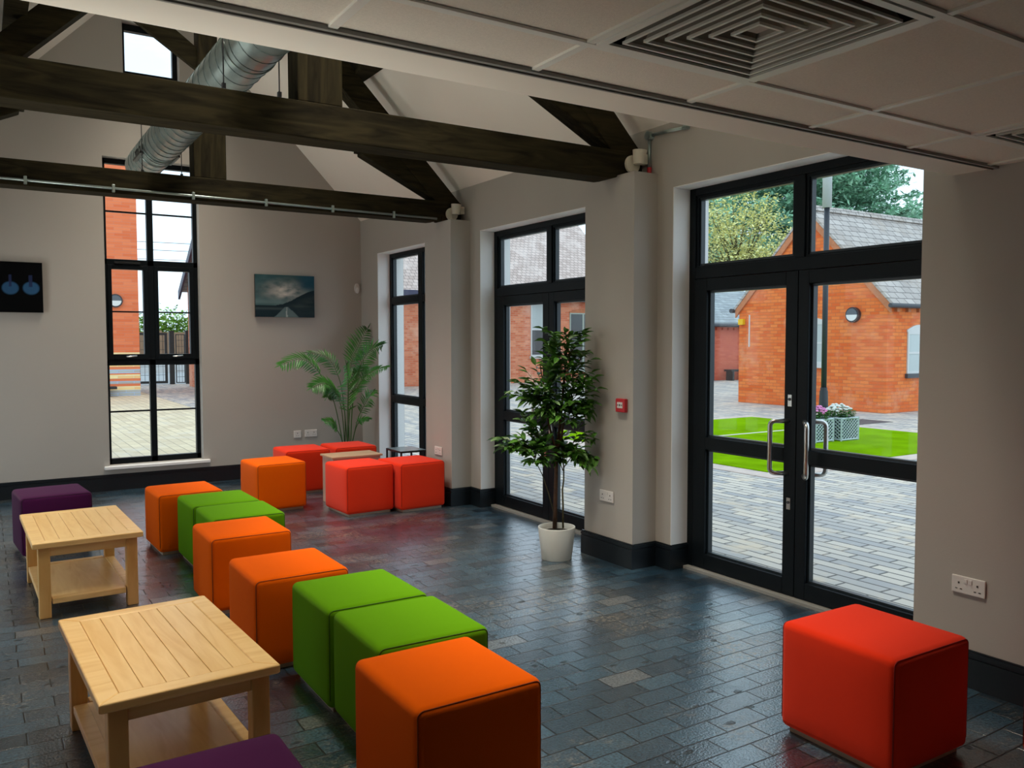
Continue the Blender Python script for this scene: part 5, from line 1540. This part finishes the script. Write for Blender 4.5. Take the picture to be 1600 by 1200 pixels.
# ---- trees
def cards(mb, rnd, p, n, spread, size, flat=0.5, lenf=1.0):
    for _ in range(n):
        c = p + Vector((rnd.gauss(0, spread), rnd.gauss(0, spread), rnd.gauss(0, spread * flat)))
        d = Vector((rnd.uniform(-1, 1), rnd.uniform(-1, 1), rnd.uniform(-.5, .5))).normalized()
        u = Vector((rnd.uniform(-.6, .6), rnd.uniform(-.6, .6), 1))
        s = d.cross(u).normalized(); w = size * rnd.uniform(0.6, 1.2)
        L_ = w * lenf
        mb.add([c, c + d * L_ * 0.5 + s * w * 0.32, c + d * L_, c + d * L_ * 0.5 - s * w * 0.32], [(0, 1, 2, 3)])
def broad_tree(x, y, h, r, m, label, seed, n=260, crown0=0.25, size=0.32, per=16):
    rnd = random.Random(seed)
    root = thing('tree', label, 'tree', (x, y, 0), group='trees beyond the buildings')
    t = MB(); lv = MB(); base = Vector((x, y, 0))
    t.tube([base + Vector((0, 0, -0.05)), base + Vector((0.1, 0, h * 0.35)), base + Vector((0, 0.1, h * 0.7))], 0, 8, radii=[0.22, 0.15, 0.06])
    for k in range(n):
        a = rnd.uniform(0, 6.283); u = rnd.uniform(-1, 1); q = rnd.random() ** 0.4
        zc = h * (crown0 + 1) / 2; rz = h * (1 - crown0) / 2
        e = Vector((x + r * q * math.sqrt(1 - u * u) * math.cos(a), y + r * q * math.sqrt(1 - u * u) * math.sin(a), zc + rz * q * u))
        if k % 4 == 0:
            s = base + Vector((0, 0, min(e.z, h * 0.65) * rnd.uniform(0.55, 0.95)))
            t.tube([s, (s + e) / 2 + Vector((0, 0, -0.1)), e], 0, 5, radii=[0.05, 0.03, 0.012])
        cards(lv, rnd, e, per, 0.38, size, 0.7)
    t.build('branches', M['twig'], root); lv.build('foliage', m, root)
broad_tree(36.2, 33.2, 10.6, 3.1, M['yellow_tree'], 'yellow green tree beyond the low outbuilding', 21, n=460, crown0=0.06, size=0.19, per=34)
def conifer(x, y, h, r, label, seed):
    rnd = random.Random(seed)
    root = thing('conifer_tree', label, 'tree', (x, y, 0), group='trees beyond the buildings')
    t = MB(); lv = MB()
    t.tube([(x, y, -0.05), (x, y, h * 0.6), (x, y, h)], 0, 8, radii=[0.4, 0.25, 0.05])
    for k in range(165):
        f = (k + 0.5) / 165
        z = h * (0.32 + 0.66 * f)
        L_ = r * (1.0 - 0.62 * f) * rnd.uniform(0.7, 1.1)
        a = k * 2.39996
        d = Vector((math.cos(a), math.sin(a), rnd.uniform(-0.05, 0.22)))
        b = Vector((x, y, z)); e = b + d * L_
        t.tube([b, e], 0, 5, radii=[0.06, 0.012])
        m = max(4, int(L_ * 2.4))
        for j in range(m):
            q = (j + 1) / m
            cards(lv, rnd, b.lerp(e, 0.15 + 0.85 * q) + Vector((0, 0, 0.05)), 40, 0.18 + 0.34 * (1 - abs(q - 0.5)), 0.30, 0.40, 1.5)
    t.build('branches', M['twig'], root); lv.build('foliage', M['conifer'], root)
conifer(51.8, 39.8, 22.5, 8.4, 'big blue green conifer behind the gabled building', 31)
conifer(57.0, 58.0, 21.0, 8.0, 'blue green conifer farther left, behind the yellow tree', 32)
def bush(x, y, h, r, label, seed, n=90):
    rnd = random.Random(seed)
    lv = MB()
    root = thing('bush', label, 'bush', (x, y, 0), group='bushes beyond the gate')
    st = MB().tube([(x, y, -0.03), (x, y, h * 0.6)], 0.06, 6)
    for k in range(n):
        a = rnd.uniform(0, 6.283); u = rnd.uniform(0, 1); q = rnd.random() ** 0.4
        cards(lv, rnd, Vector((x + r * q * math.cos(a), y + r * q * math.sin(a) * 0.5, 0.2 + h * 0.85 * math.sqrt(u) * (0.6 + 0.4 * rnd.random()))), 18, 0.25, 0.24, 0.8)
    st.build('stem', M['twig'], root); lv.build('foliage', M['bush'], root)
bush(8.9, 52.5, 3.9, 2.2, 'bright green bush over the timber fence, right of centre', 41, 260)
bush(6.9, 57.5, 3.4, 1.9, 'bright green bush over the timber fence, left of centre', 42, 220)
bush(5.4, 60.6, 5.5, 1.2, 'tall green shrub just right of the banded building', 43, 200)

for o in list(bpy.data.objects):
    if '_local' in o: del o['_local']
